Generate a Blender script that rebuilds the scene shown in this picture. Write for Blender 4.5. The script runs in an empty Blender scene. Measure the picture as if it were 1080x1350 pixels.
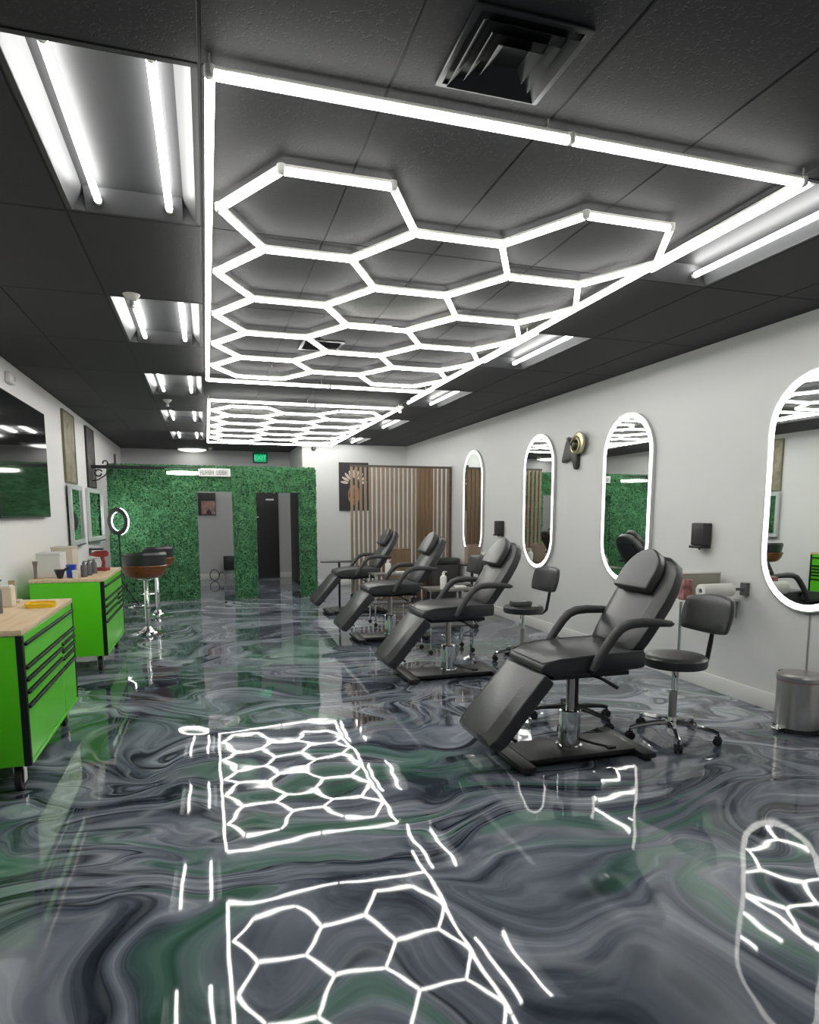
import bpy, math, random
from mathutils import Vector, Matrix
random.seed(7)
PI = math.pi
SC = bpy.context.scene
COL = SC.collection

# ------------------------------------------------------------------ camera, world, exposure
F_PX, PITCH, YAW = 871.63, math.radians(7.1927), math.radians(16.9643)
cam_d = bpy.data.cameras.new('camera')
cam = bpy.data.objects.new('camera', cam_d)
COL.objects.link(cam)
cam.location = (0, 0, 1.5)
cam.rotation_euler = (PI / 2 - PITCH, 0, -YAW)
cam_d.sensor_fit = 'VERTICAL'
cam_d.sensor_height = 36.0
cam_d.lens = 36.0 * F_PX / 1350.0
cam_d.shift_y = 112.0 / 1350.0
cam_d.clip_start = 0.02
SC.camera = cam

world = bpy.data.worlds.new('world')
SC.world = world
world.use_nodes = True
world.node_tree.nodes['Background'].inputs[0].default_value = (0.8, 0.86, 1.0, 1)
world.node_tree.nodes['Background'].inputs[1].default_value = 0.15

SC.view_settings.view_transform = 'Standard'
SC.view_settings.look = 'None'
SC.view_settings.gamma = 1.0
SC.view_settings.use_curve_mapping = False
SC.view_settings.exposure = -0.20
SC.cycles.use_denoising = True
SC.cycles.max_bounces = 10
SC.cycles.sample_clamp_indirect = 8.0
SC.cycles.caustics_reflective = False
TUBE = 19.0        # radiance of the frame tubes
TROFFER = 21.0     # radiance of the fluorescent tubes
LED = 2.8          # mirror rims

# ------------------------------------------------------------------ materials
MATS = {}


def nodes_of(m):
    m.use_nodes = True
    return m.node_tree.nodes, m.node_tree.links, m.node_tree.nodes['Principled BSDF']


def mat(name, col, rough=0.5, metal=0.0, spec=0.5, bump=None, vary=None, coat=0.0):
    """bump = (scale, strength), vary = (scale, amount)"""
    if name in MATS:
        return MATS[name]
    m = bpy.data.materials.new(name)
    n, l, b = nodes_of(m)
    b.inputs['Base Color'].default_value = (*col, 1)
    b.inputs['Roughness'].default_value = rough
    b.inputs['Metallic'].default_value = metal
    b.inputs['Specular IOR Level'].default_value = spec
    b.inputs['Coat Weight'].default_value = coat
    tc = n.new('ShaderNodeTexCoord')
    if vary:
        t = n.new('ShaderNodeTexNoise')
        t.inputs['Scale'].default_value = vary[0]
        t.inputs['Detail'].default_value = 4
        l.new(tc.outputs['Object'], t.inputs['Vector'])
        r = n.new('ShaderNodeValToRGB')
        a = vary[1]
        r.color_ramp.elements[0].position = 0.3
        r.color_ramp.elements[1].position = 0.7
        r.color_ramp.elements[0].color = (*[max(0, c * (1 - a)) for c in col], 1)
        r.color_ramp.elements[1].color = (*[min(1, c * (1 + a)) for c in col], 1)
        l.new(t.outputs['Fac'], r.inputs['Fac'])
        l.new(r.outputs['Color'], b.inputs['Base Color'])
    if bump:
        t = n.new('ShaderNodeTexNoise')
        t.inputs['Scale'].default_value = bump[0]
        t.inputs['Detail'].default_value = 5
        l.new(tc.outputs['Object'], t.inputs['Vector'])
        k = n.new('ShaderNodeBump')
        k.inputs['Strength'].default_value = bump[1]
        k.inputs['Distance'].default_value = 0.01
        l.new(t.outputs['Fac'], k.inputs['Height'])
        l.new(k.outputs['Normal'], b.inputs['Normal'])
    MATS[name] = m
    return m


def emit(name, col, strength):
    if name in MATS:
        return MATS[name]
    m = bpy.data.materials.new(name)
    n, l, b = nodes_of(m)
    b.inputs['Base Color'].default_value = (*col, 1)
    b.inputs['Emission Color'].default_value = (*col, 1)
    b.inputs['Emission Strength'].default_value = strength
    MATS[name] = m
    return m


def wood(name, c1, c2, axis='Z', scale=6.0, rough=0.5):
    if name in MATS:
        return MATS[name]
    m = bpy.data.materials.new(name)
    n, l, b = nodes_of(m)
    tc = n.new('ShaderNodeTexCoord')
    mp = n.new('ShaderNodeMapping')
    s = [scale * 6] * 3
    s['XYZ'.index(axis)] = scale * 0.35
    mp.inputs['Scale'].default_value = s
    t = n.new('ShaderNodeTexNoise')
    t.inputs['Scale'].default_value = 1.0
    t.inputs['Detail'].default_value = 5
    t.inputs['Distortion'].default_value = 0.6
    r = n.new('ShaderNodeValToRGB')
    r.color_ramp.elements[0].position = 0.3
    r.color_ramp.elements[1].position = 0.7
    r.color_ramp.elements[0].color = (*c1, 1)
    r.color_ramp.elements[1].color = (*c2, 1)
    l.new(tc.outputs['Object'], mp.inputs['Vector'])
    l.new(mp.outputs['Vector'], t.inputs['Vector'])
    l.new(t.outputs['Fac'], r.inputs['Fac'])
    l.new(r.outputs['Color'], b.inputs['Base Color'])
    b.inputs['Roughness'].default_value = rough
    MATS[name] = m
    return m


def floor_material():
    m = bpy.data.materials.new('marbled_epoxy')
    n, l, b = nodes_of(m)

    def N(t, **kw):
        x = n.new(t)
        for k, v in kw.items():
            setattr(x, k, v)
        return x

    def math_(op, a, bb=None, clamp=False):
        x = N('ShaderNodeMath', operation=op)
        x.use_clamp = clamp
        for i, q in enumerate((a, bb)):
            if q is None:
                continue
            if isinstance(q, (int, float)):
                x.inputs[i].default_value = q
            else:
                l.new(q, x.inputs[i])
        return x.outputs[0]

    def vmath(op, a, bb):
        x = N('ShaderNodeVectorMath', operation=op)
        for i, q in enumerate((a, bb)):
            if isinstance(q, tuple):
                x.inputs[i].default_value = q
            else:
                l.new(q, x.inputs[i])
        return x.outputs[0]

    def noise(v, scale, detail=4, rough=0.55, dist=0.0):
        x = N('ShaderNodeTexNoise')
        x.inputs['Scale'].default_value = scale
        x.inputs['Detail'].default_value = detail
        x.inputs['Roughness'].default_value = rough
        x.inputs['Distortion'].default_value = dist
        l.new(v, x.inputs['Vector'])
        return x

    def ramp(f, stops):
        x = N('ShaderNodeValToRGB')
        e = x.color_ramp.elements
        while len(e) < len(stops):
            e.new(0.5)
        for i, (p, c) in enumerate(stops):
            e[i].position = p
            e[i].color = (*c, 1)
        l.new(f, x.inputs['Fac'])
        return x.outputs['Color']

    def mix(f, a, bb):
        x = N('ShaderNodeMix', data_type='RGBA')
        if isinstance(f, (int, float)):
            x.inputs[0].default_value = f
        else:
            l.new(f, x.inputs[0])
        for i, q in ((6, a), (7, bb)):
            if isinstance(q, tuple):
                x.inputs[i].default_value = (*q, 1)
            else:
                l.new(q, x.inputs[i])
        return x.outputs[2]

    tc = N('ShaderNodeTexCoord').outputs['Object']
    # a folded flow field: its level lines are the strands of pigment
    w0 = noise(tc, 0.42, 2).outputs['Color']
    p0 = vmath('ADD', tc, vmath('MULTIPLY', vmath('SUBTRACT', w0, (0.5, 0.5, 0.5)), (3.0, 2.6, 0)))
    w1 = noise(p0, 1.15, 2).outputs['Color']
    p1 = vmath('ADD', p0, vmath('MULTIPLY', vmath('SUBTRACT', w1, (0.5, 0.5, 0.5)), (1.1, 0.7, 0)))
    ps = vmath('MULTIPLY', p1, (0.36, 1.0, 1.0))
    f1 = noise(ps, 0.95, 2, 0.45, 0.5).outputs['Fac']

    def strand(k, off, sx, detail, rough):
        c = N('ShaderNodeCombineXYZ')
        l.new(math_('MULTIPLY', f1, k), c.inputs[2])
        q = vmath('ADD', vmath('ADD', vmath('MULTIPLY', p0, (sx, sx, 0)), c.outputs[0]), (off, off * 0.7, off * 1.3))
        return noise(q, 1.0, detail, rough).outputs['Fac']

    broad = strand(13.0, 0.0, 0.42, 3, 0.55)
    thin = strand(75.0, 4.1, 1.1, 4, 0.65)
    cloud = noise(vmath('MULTIPLY', p1, (0.7, 1.5, 1.0)), 2.0, 6, 0.65).outputs['Fac']
    f = math_('ADD', math_('ADD', math_('MULTIPLY', broad, 0.53), math_('MULTIPLY', thin, 0.27)), math_('MULTIPLY', cloud, 0.20))
    base = ramp(f, [(0.375, (0.013, 0.017, 0.026)), (0.425, (0.046, 0.058, 0.080)), (0.475, (0.118, 0.138, 0.172)),
                    (0.535, (0.225, 0.248, 0.295)), (0.62, (0.54, 0.57, 0.62))])
    # a few long ink-dark strands and pale ones
    v1 = strand(11.0, 11.3, 0.5, 3, 0.5)
    d1 = math_('ABSOLUTE', math_('SUBTRACT', v1, 0.46))
    base = mix(math_('MULTIPLY', math_('SUBTRACT', 1.0, math_('MULTIPLY', d1, 30.0), True), 0.85), base, (0.007, 0.010, 0.015))
    v2 = strand(15.0, 23.9, 0.6, 3, 0.5)
    d2 = math_('ABSOLUTE', math_('SUBTRACT', v2, 0.55))
    base = mix(math_('MULTIPLY', math_('SUBTRACT', 1.0, math_('MULTIPLY', d2, 26.0), True), 0.42), base, (0.40, 0.43, 0.46))
    # green pigment drifts along the same flow
    g = strand(14.0, 38.4, 0.5, 3, 0.55)
    gm = ramp(g, [(0.585, (0, 0, 0)), (0.665, (1, 1, 1))])
    base = mix(math_('MULTIPLY', gm, 0.55), base, mix(f, (0.008, 0.085, 0.040), (0.13, 0.34, 0.22)))
    l.new(base, b.inputs['Base Color'])
    b.inputs['Roughness'].default_value = 0.03
    b.inputs['IOR'].default_value = 1.6
    # the poured coat is not dead level
    wv = noise(tc, 1.7, 2, 0.4)
    k = N('ShaderNodeBump')
    k.inputs['Strength'].default_value = 1.0
    k.inputs['Distance'].default_value = 0.0040
    l.new(wv.outputs['Fac'], k.inputs['Height'])
    l.new(k.outputs['Normal'], b.inputs['Normal'])
    return m


def tile_material():
    m = mat('black_ceiling_tile', (0.033, 0.0325, 0.0355), 0.75)
    n, l, b = nodes_of(m)
    tc = n.new('ShaderNodeNewGeometry')
    v = n.new('ShaderNodeTexNoise')
    v.inputs['Scale'].default_value = 85
    v.inputs['Detail'].default_value = 3
    r = n.new('ShaderNodeValToRGB')
    r.color_ramp.elements[0].position = 0.33
    r.color_ramp.elements[1].position = 0.42
    k = n.new('ShaderNodeBump')
    k.inputs['Strength'].default_value = 0.55
    k.inputs['Distance'].default_value = 0.0025
    l.new(tc.outputs['Position'], v.inputs['Vector'])
    l.new(v.outputs['Fac'], r.inputs['Fac'])
    l.new(r.outputs['Color'], k.inputs['Height'])
    l.new(k.outputs['Normal'], b.inputs['Normal'])
    return m


def leaf_material():
    m = bpy.data.materials.new('boxwood_leaf')
    n, l, b = nodes_of(m)
    tc = n.new('ShaderNodeNewGeometry')
    t = n.new('ShaderNodeTexNoise')
    t.inputs['Scale'].default_value = 9
    t.inputs['Detail'].default_value = 6
    t.inputs['Roughness'].default_value = 0.8
    r = n.new('ShaderNodeValToRGB')
    r.color_ramp.elements[0].position = 0.32
    r.color_ramp.elements[1].position = 0.68
    r.color_ramp.elements[0].color = (0.024, 0.125, 0.046, 1)
    r.color_ramp.elements[1].color = (0.16, 0.44, 0.20, 1)
    l.new(tc.outputs['Position'], t.inputs['Vector'])
    l.new(t.outputs['Fac'], r.inputs['Fac'])
    l.new(r.outputs['Color'], b.inputs['Base Color'])
    b.inputs['Roughness'].default_value = 0.55
    return m


def picture_material(name, stops, scale=(2, 2, 3), rough=0.4):
    m = bpy.data.materials.new(name)
    n, l, b = nodes_of(m)
    tc = n.new('ShaderNodeTexCoord')
    mp = n.new('ShaderNodeMapping')
    mp.inputs['Scale'].default_value = scale
    t = n.new('ShaderNodeTexNoise')
    t.inputs['Scale'].default_value = 1.6
    t.inputs['Detail'].default_value = 4
    t.inputs['Distortion'].default_value = 0.8
    r = n.new('ShaderNodeValToRGB')
    e = r.color_ramp.elements
    while len(e) < len(stops):
        e.new(0.5)
    for i, (p, c) in enumerate(stops):
        e[i].position = p
        e[i].color = (*c, 1)
    l.new(tc.outputs['Object'], mp.inputs['Vector'])
    l.new(mp.outputs['Vector'], t.inputs['Vector'])
    l.new(t.outputs['Fac'], r.inputs['Fac'])
    l.new(r.outputs['Color'], b.inputs['Base Color'])
    b.inputs['Roughness'].default_value = rough
    return m


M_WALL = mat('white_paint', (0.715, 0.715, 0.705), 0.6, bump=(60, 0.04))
M_WALL_LIT = mat('lit_warm_white_paint', (0.93, 0.905, 0.895), 0.6, bump=(60, 0.04))  # left wall: its stronger light is put into a paler colour
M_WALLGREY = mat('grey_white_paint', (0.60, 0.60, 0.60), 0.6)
M_BASEB = mat('white_gloss_trim', (0.82, 0.81, 0.79), 0.35)
M_FLOOR = floor_material()
M_TILE = tile_material()
M_VOID = mat('black_grid', (0.012, 0.012, 0.013), 0.7)
M_BLACKMETAL = mat('black_metal', (0.014, 0.014, 0.016), 0.38)
M_VENT = mat('dark_vent', (0.030, 0.030, 0.033), 0.4)
M_LEATHER = mat('black_vinyl', (0.033, 0.033, 0.036), 0.34, spec=0.75, bump=(90, 0.10))
M_LEATHERD = mat('black_vinyl_side', (0.022, 0.022, 0.025), 0.42, bump=(90, 0.10))
M_FOAM = mat('black_foam_grip', (0.055, 0.055, 0.058), 0.55)
M_CHROME = mat('chrome', (0.80, 0.81, 0.82), 0.09, 1.0)
M_STEEL = mat('brushed_steel', (0.55, 0.53, 0.52), 0.28, 1.0)
M_MIRROR = mat('mirror_glass', (0.86, 0.90, 0.87), 0.012, 1.0)
M_SILVER = mat('silver_rim', (0.62, 0.63, 0.62), 0.35, 1.0)
M_GREEN = mat('green_powder_coat', (0.100, 0.66, 0.003), 0.36)
M_GREENLIGHT = mat('green_drawer_front', (0.115, 0.66, 0.012), 0.30)
M_DARKGREEN = mat('black_trim', (0.004, 0.010, 0.006), 0.5, spec=0.3)
M_WOODTOP = wood('maple_top', (0.74, 0.54, 0.32), (0.88, 0.70, 0.47), 'Y', 5, 0.35)
M_SLAT = wood('pine_slat', (0.20, 0.145, 0.10), (0.35, 0.265, 0.18), 'Z', 6, 0.55)
M_SLATD = wood('stained_slat', (0.13, 0.075, 0.035), (0.30, 0.19, 0.10), 'Z', 3, 0.5)
M_SLATFRAME = wood('dark_divider_frame', (0.07, 0.055, 0.045), (0.12, 0.095, 0.08), 'X', 4, 0.5)
M_TUBE = emit('led_tube', (1.0, 0.995, 0.95), TUBE)
M_TROF = emit('fluorescent_tube', (1.0, 1.0, 0.98), TROFFER)
M_LED = emit('mirror_led', (1.0, 0.985, 0.93), LED)
M_CAP = mat('white_plastic', (0.75, 0.75, 0.70), 0.4)
M_TROFBODY = mat('grey_reflector', (0.045, 0.045, 0.047), 0.5)
M_TROFRIM = mat('pale_reflector_edge', (0.10, 0.10, 0.103), 0.4)
M_WHITE = mat('white_matte', (0.80, 0.79, 0.76), 0.5)
M_PAPER = mat('paper_towel', (0.84, 0.83, 0.78), 0.8, bump=(120, 0.2))
M_BLACKPL = mat('black_plastic', (0.020, 0.020, 0.021), 0.35)
M_GREYPL = mat('grey_plastic', (0.13, 0.13, 0.14), 0.4)
M_RUBBER = mat('rubber', (0.015, 0.015, 0.016), 0.6)
M_SCREEN = mat('tv_screen', (0.006, 0.006, 0.007), 0.05, spec=0.9)
M_BROWN = wood('walnut_shell', (0.16, 0.045, 0.012), (0.26, 0.085, 0.025), 'Y', 4, 0.3)
M_LEAF = leaf_material()
M_HEDGEBACK = mat('hedge_backing', (0.020, 0.090, 0.034), 0.8)
M_YELLOW = mat('yellow_plastic', (0.85, 0.55, 0.01), 0.4)
M_BLUE = mat('blue_card', (0.02, 0.08, 0.55), 0.45)
M_RED = mat('dark_red_plastic', (0.30, 0.035, 0.045), 0.35)
M_CREAM = mat('cream_card', (0.72, 0.66, 0.55), 0.6)
M_BRASS = mat('pale_brass', (0.62, 0.56, 0.36), 0.32, 0.8)
M_CHARCOAL = mat('charcoal_paint', (0.040, 0.038, 0.036), 0.5)
M_OLIVE = mat('olive_grey_card', (0.36, 0.35, 0.28), 0.5)
M_DOOR = mat('black_door_paint', (0.010, 0.010, 0.011), 0.4)
M_EXITG = emit('exit_green', (0.0, 0.55, 0.22), 0.5)
M_EXITL = emit('exit_letters', (0.10, 0.85, 0.42), 1.0)


# ------------------------------------------------------------------ mesh builder
class MB:
    def __init__(s):
        s.v, s.f, s.m = [], [], []

    def add(s, verts, faces, mi=0, M=None):
        o = len(s.v)
        for p in verts:
            p = Vector(p)
            s.v.append(tuple(M @ p) if M else tuple(p))
        for f in faces:
            s.f.append(tuple(i + o for i in f))
            s.m.append(mi)
        return s

    def box(s, x0, x1, y0, y1, z0, z1, mi=0, M=None):
        v = [(x, y, z) for x in (x0, x1) for y in (y0, y1) for z in (z0, z1)]
        f = [(0, 1, 3, 2), (4, 6, 7, 5), (0, 4, 5, 1), (2, 3, 7, 6), (0, 2, 6, 4), (1, 5, 7, 3)]
        return s.add(v, f, mi, M)

    def lathe(s, prof, n=24, mi=0, M=None, caps=True):
        """prof = [(r, z)...] around Z"""
        v, f = [], []
        for r, z in prof:
            for i in range(n):
                a = 2 * PI * i / n
                v.append((r * math.cos(a), r * math.sin(a), z))
        for k in range(len(prof) - 1):
            for i in range(n):
                j = (i + 1) % n
                f.append((k * n + i, k * n + j, (k + 1) * n + j, (k + 1) * n + i))
        if caps:
            f.append(tuple(reversed(range(n))))
            f.append(tuple((len(prof) - 1) * n + i for i in range(n)))
        return s.add(v, f, mi, M)

    def cyl(s, a, b, r, r2=None, n=12, mi=0, M=None):
        return s.tube([a, b], [r, r if r2 is None else r2], n, mi, M)

    def tube(s, pts, r, n=10, mi=0, M=None, closed=False):
        pts = [Vector(p) for p in pts]
        if isinstance(r, (int, float)):
            r = [r] * len(pts)
        v, f = [], []
        up = None
        N = len(pts)
        for i, p in enumerate(pts):
            if closed:
                t = pts[(i + 1) % N] - pts[i - 1]
            else:
                t = pts[min(i + 1, N - 1)] - pts[max(i - 1, 0)]
            t.normalize()
            if up is None:
                up = Vector((0, 0, 1)) if abs(t.z) < 0.9 else Vector((1, 0, 0))
            a = t.cross(up)
            if a.length < 1e-5:
                a = t.cross(Vector((0, 1, 0)))
            a.normalize()
            b = a.cross(t)
            up = b
            for k in range(n):
                q = 2 * PI * k / n
                v.append(tuple(p + (a * math.cos(q) + b * math.sin(q)) * r[i]))
        for i in range(N if closed else N - 1):
            i2 = (i + 1) % N
            for k in range(n):
                j = (k + 1) % n
                f.append((i * n + k, i * n + j, i2 * n + j, i2 * n + k))
        if not closed:
            f.append(tuple(reversed(range(n))))
            f.append(tuple((N - 1) * n + k for k in range(n)))
        return s.add(v, f, mi, M)

    def prism(s, poly, h0, h1, mi=0, M=None):
        """poly in XY extruded along Z from h0 to h1"""
        n = len(poly)
        v = [(x, y, h0) for x, y in poly] + [(x, y, h1) for x, y in poly]
        f = [tuple(reversed(range(n))), tuple(range(n, 2 * n))]
        f += [(i, (i + 1) % n, n + (i + 1) % n, n + i) for i in range(n)]
        return s.add(v, f, mi, M)

    def ring(s, outer, inner, h0, h1, mi=0, M=None):
        """band between two polygons with the same vertex count"""
        n = len(outer)
        v = [(x, y, h0) for x, y in outer] + [(x, y, h0) for x, y in inner] + \
            [(x, y, h1) for x, y in outer] + [(x, y, h1) for x, y in inner]
        f = []
        for i in range(n):
            j = (i + 1) % n
            f += [(i, n + i, n + j, j), (2 * n + i, 2 * n + j, 3 * n + j, 3 * n + i),
                  (i, j, 2 * n + j, 2 * n + i), (n + i, 3 * n + i, 3 * n + j, n + j)]
        return s.add(v, f, mi, M)

    def build(s, name, mats, parent=None, bevel=None, loc=None, smooth=True, sharp=40):
        me = bpy.data.meshes.new(name)
        me.from_pydata(s.v, [], s.f)
        if not isinstance(mats, (list, tuple)):
            mats = [mats]
        for m in mats:
            me.materials.append(m)
        for i, p in enumerate(me.polygons):
            p.material_index = s.m[i]
            p.use_smooth = smooth
        me.update()
        import bmesh
        bm = bmesh.new()
        bm.from_mesh(me)
        bmesh.ops.recalc_face_normals(bm, faces=bm.faces)
        if bevel:
            e = [e for e in bm.edges if e.is_manifold and e.calc_face_angle(0) > 0.6]
            bmesh.ops.bevel(bm, geom=e, offset=bevel[0], segments=bevel[1], profile=0.5, affect='EDGES', clamp_overlap=True)
        bm.to_mesh(me)
        bm.free()
        if smooth:
            me.set_sharp_from_angle(angle=math.radians(sharp))
        return link(name, me, parent, loc)


def link(name, me, parent=None, loc=None):
    o = bpy.data.objects.new(name, me)
    COL.objects.link(o)
    if parent:
        o.parent = parent
    if loc:
        o.location = loc
    return o


def tag(o, label, cat, group=None):
    o['label'] = label
    o['category'] = cat
    if group:
        o['group'] = group
    return o


def thing(name, label, cat, loc=(0, 0, 0), rotz=0.0, group=None):
    o = bpy.data.objects.new(name, None)
    COL.objects.link(o)
    o.location = loc
    o.rotation_euler = (0, 0, rotz)
    o.empty_display_size = 0.1
    return tag(o, label, cat, group)


def dup(root, loc, rotz=None, label=None):
    r = root.copy()
    COL.objects.link(r)
    r.location = loc
    if rotz is not None:
        r.rotation_euler = (0, 0, rotz)
    if label:
        r['label'] = label
    for ch in list(root.children):
        c = ch.copy()
        COL.objects.link(c)
        c.parent = r
        for g in ch.children:
            d = g.copy()
            COL.objects.link(d)
            d.parent = c
    return r


def struct(o):
    o['kind'] = 'structure'
    return o


def T(x, y, z):
    return Matrix.Translation((x, y, z))


def R(axis, a):
    return Matrix.Rotation(a, 4, axis)


def arc(cx, cy, r, a0, a1, n):
    return [(cx + r * math.cos(a0 + (a1 - a0) * i / n), cy + r * math.sin(a0 + (a1 - a0) * i / n)) for i in range(n + 1)]


def inset(poly, dx, dy, cx=0.0):
    """pull every point of a polygon towards its middle by dx / dy"""
    sg = lambda a, b: 0 if abs(a) < b else (1 if a > 0 else -1)
    out = []
    for x, y in poly:
        u = x - cx
        out.append((cx + sg(u, 1e-6) * max(abs(u) - dx, abs(u) * 0.2), sg(y, 1e-6) * max(abs(y) - dy, abs(y) * 0.3)))
    return out


def loft(b, layers, mi=0, M=None):
    """layers = [(polygon, height)...] with equal vertex counts"""
    n = len(layers[0][0])
    v = [(x, y, h) for p, h in layers for x, y in p]
    f = [tuple(reversed(range(n))), tuple((len(layers) - 1) * n + i for i in range(n))]
    for k in range(len(layers) - 1):
        f += [(k * n + i, k * n + (i + 1) % n, (k + 1) * n + (i + 1) % n, (k + 1) * n + i) for i in range(n)]
    return b.add(v, f, mi, M)


def rrect(w, h, r, n=5):
    """rounded rectangle centred at the origin"""
    p = []
    for cx, cy, a in ((w / 2 - r, h / 2 - r, 0), (-w / 2 + r, h / 2 - r, PI / 2), (-w / 2 + r, -h / 2 + r, PI), (w / 2 - r, -h / 2 + r, 1.5 * PI)):
        p += arc(cx, cy, r, a, a + PI / 2, n)
    return p


def text_mesh(body, size, name, material, parent, M, extrude=0.002):
    cu = bpy.data.curves.new(name, 'FONT')
    cu.body = body
    cu.size = size
    cu.align_x = 'CENTER'
    cu.align_y = 'CENTER'
    cu.extrude = extrude
    tmp = bpy.data.objects.new(name + '_curve', cu)
    COL.objects.link(tmp)
    dg = bpy.context.evaluated_depsgraph_get()
    me = bpy.data.meshes.new_from_object(tmp.evaluated_get(dg))
    bpy.data.objects.remove(tmp)
    me.materials.clear()
    me.materials.append(material)
    me.transform(M)
    return link(name, me, parent)


# ------------------------------------------------------------------ room shell
XL, XR, YB, YF, HC = -1.72, 4.09, -2.0, 15.70, 2.90
YW = 13.6          # white wall closing the right part of the room
XW = 1.89          # its left end

struct(MB().box(XL - 0.15, XR + 0.15, YB - 0.15, YF + 0.15, -0.1, 0).build('floor', M_FLOOR))
struct(MB().box(XL - 0.12, XL, YB - 0.12, YF + 0.12, 0, HC + 0.14).build('wall_left', M_WALL_LIT))
struct(MB().box(XR, XR + 0.12, YB - 0.12, YF + 0.12, 0, HC + 0.14).build('wall_right', M_WALL))
struct(MB().box(XL, XR, YB - 0.12, YB, 0, HC + 0.14).build('wall_rear', M_WALL))
struct(MB().box(XL, XW, YF, YF + 0.12, 0, HC + 0.14).build('wall_back', M_WALLGREY))
struct(MB().box(XW, XR, YW, YW + 0.12, 0, HC + 0.14).box(XW, XW + 0.12, YW + 0.12, YF + 0.12, 0, HC + 0.14).build('wall_far', M_WALL))
ceiling = struct(MB().box(XL, XR, YB, YF, HC + 0.12, HC + 0.16).build('ceiling', M_VOID))


def baseboard(name, x0, x1, y0, y1):
    b = MB().box(x0, x1, y0, y1, 0, 0.135)
    return struct(b.build(name, M_BASEB, bevel=(0.006, 2)))


baseboard('baseboard_right', XR - 0.016, XR, YB, YW)
baseboard('baseboard_left', XL, XL + 0.016, YB, YF)
baseboard('baseboard_far', XW, XR - 0.016, YW - 0.016, YW)
baseboard('baseboard_back', XL + 0.016, XW, YF - 0.016, YF)

# ceiling grid: x lines 0.6 m apart, y lines 1.245 m apart
GX, GY, TX, TY = 0.03, 2.36, 0.601, 1.245
left_trof = [2, 4, 6, 8, 0, -2]
TROF = set()
for k in (-2, 0, 2, 4, 6, 8):
    TROF.add((-1, k))
    TROF.add((4, k))
mesh_cache = {}
for i in range(-3, 7):
    for j in range(-4, 11):
        x0, x1 = max(GX + i * TX, XL), min(GX + (i + 1) * TX, XR)
        y0, y1 = max(GY + j * TY, YB), min(GY + (j + 1) * TY, YF)
        if x1 - x0 < 0.03 or y1 - y0 < 0.03 or (i, j) in TROF:
            continue
        w, d = round(x1 - x0, 4), round(y1 - y0, 4)
        if (w, d) not in mesh_cache:
            g = 0.004
            b = MB().box(g - w / 2, w / 2 - g, g - d / 2, d / 2 - g, 0, 0.018)
            o = b.build('tile', M_TILE, ceiling, bevel=(0.003, 1), smooth=False)
            mesh_cache[(w, d)] = o.data
        else:
            o = link('tile', mesh_cache[(w, d)], ceiling)
        o.location = ((x0 + x1) / 2, (y0 + y1) / 2, HC)
# the black T-bars that show in the joints
tb = MB()
for i in range(-2, 7):
    x = GX + i * TX
    tb.box(x - 0.010, x + 0.010, YB, YF, HC + 0.004, HC + 0.030)
for j in range(-3, 11):
    y = GY + j * TY
    tb.box(XL, XR, y - 0.010, y + 0.010, HC + 0.0045, HC + 0.029)
tb.build('grid', M_VOID, ceiling, smooth=False)

# ------------------------------------------------------------------ hex light frames
tube_mesh = {}


def light_tube(parent, a, b, z):
    a, b = Vector(a), Vector(b)
    L = round((b - a).length, 3)
    if L not in tube_mesh:
        t = MB()
        r, n = 0.0155, 12
        # luminous lower body
        prof = [(r * math.cos(q), r * math.sin(q)) for q in [0.78 * PI + 1.44 * PI * k / n for k in range(n + 1)]]
        t.prism(prof, -L / 2, L / 2, 0, R('Y', PI / 2) @ R('Z', PI / 2))
        # opaque white back
        t.box(-L / 2, L / 2, -0.0115, 0.0115, 0.0101, 0.022, 1)
        o = t.build('light_tube', [M_TUBE, M_CAP], parent)
        tube_mesh[L] = o.data
    else:
        o = link('light_tube', tube_mesh[L], parent)
    mid = (a + b) / 2
    o.location = (mid.x, mid.y, z)
    o.rotation_euler = (0, 0, math.atan2(b.y - a.y, b.x - a.x))
    return o


conn_mesh = []


def connector(parent, p, z):
    if not conn_mesh:
        o = MB().lathe([(0.012, -0.012), (0.019, -0.006), (0.019, 0.022), (0.012, 0.024)], 8).build('connector', M_CAP, parent)
        conn_mesh.append(o.data)
    else:
        o = link('connector', conn_mesh[0], parent)
    o.location = (p[0], p[1], z)


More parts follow.
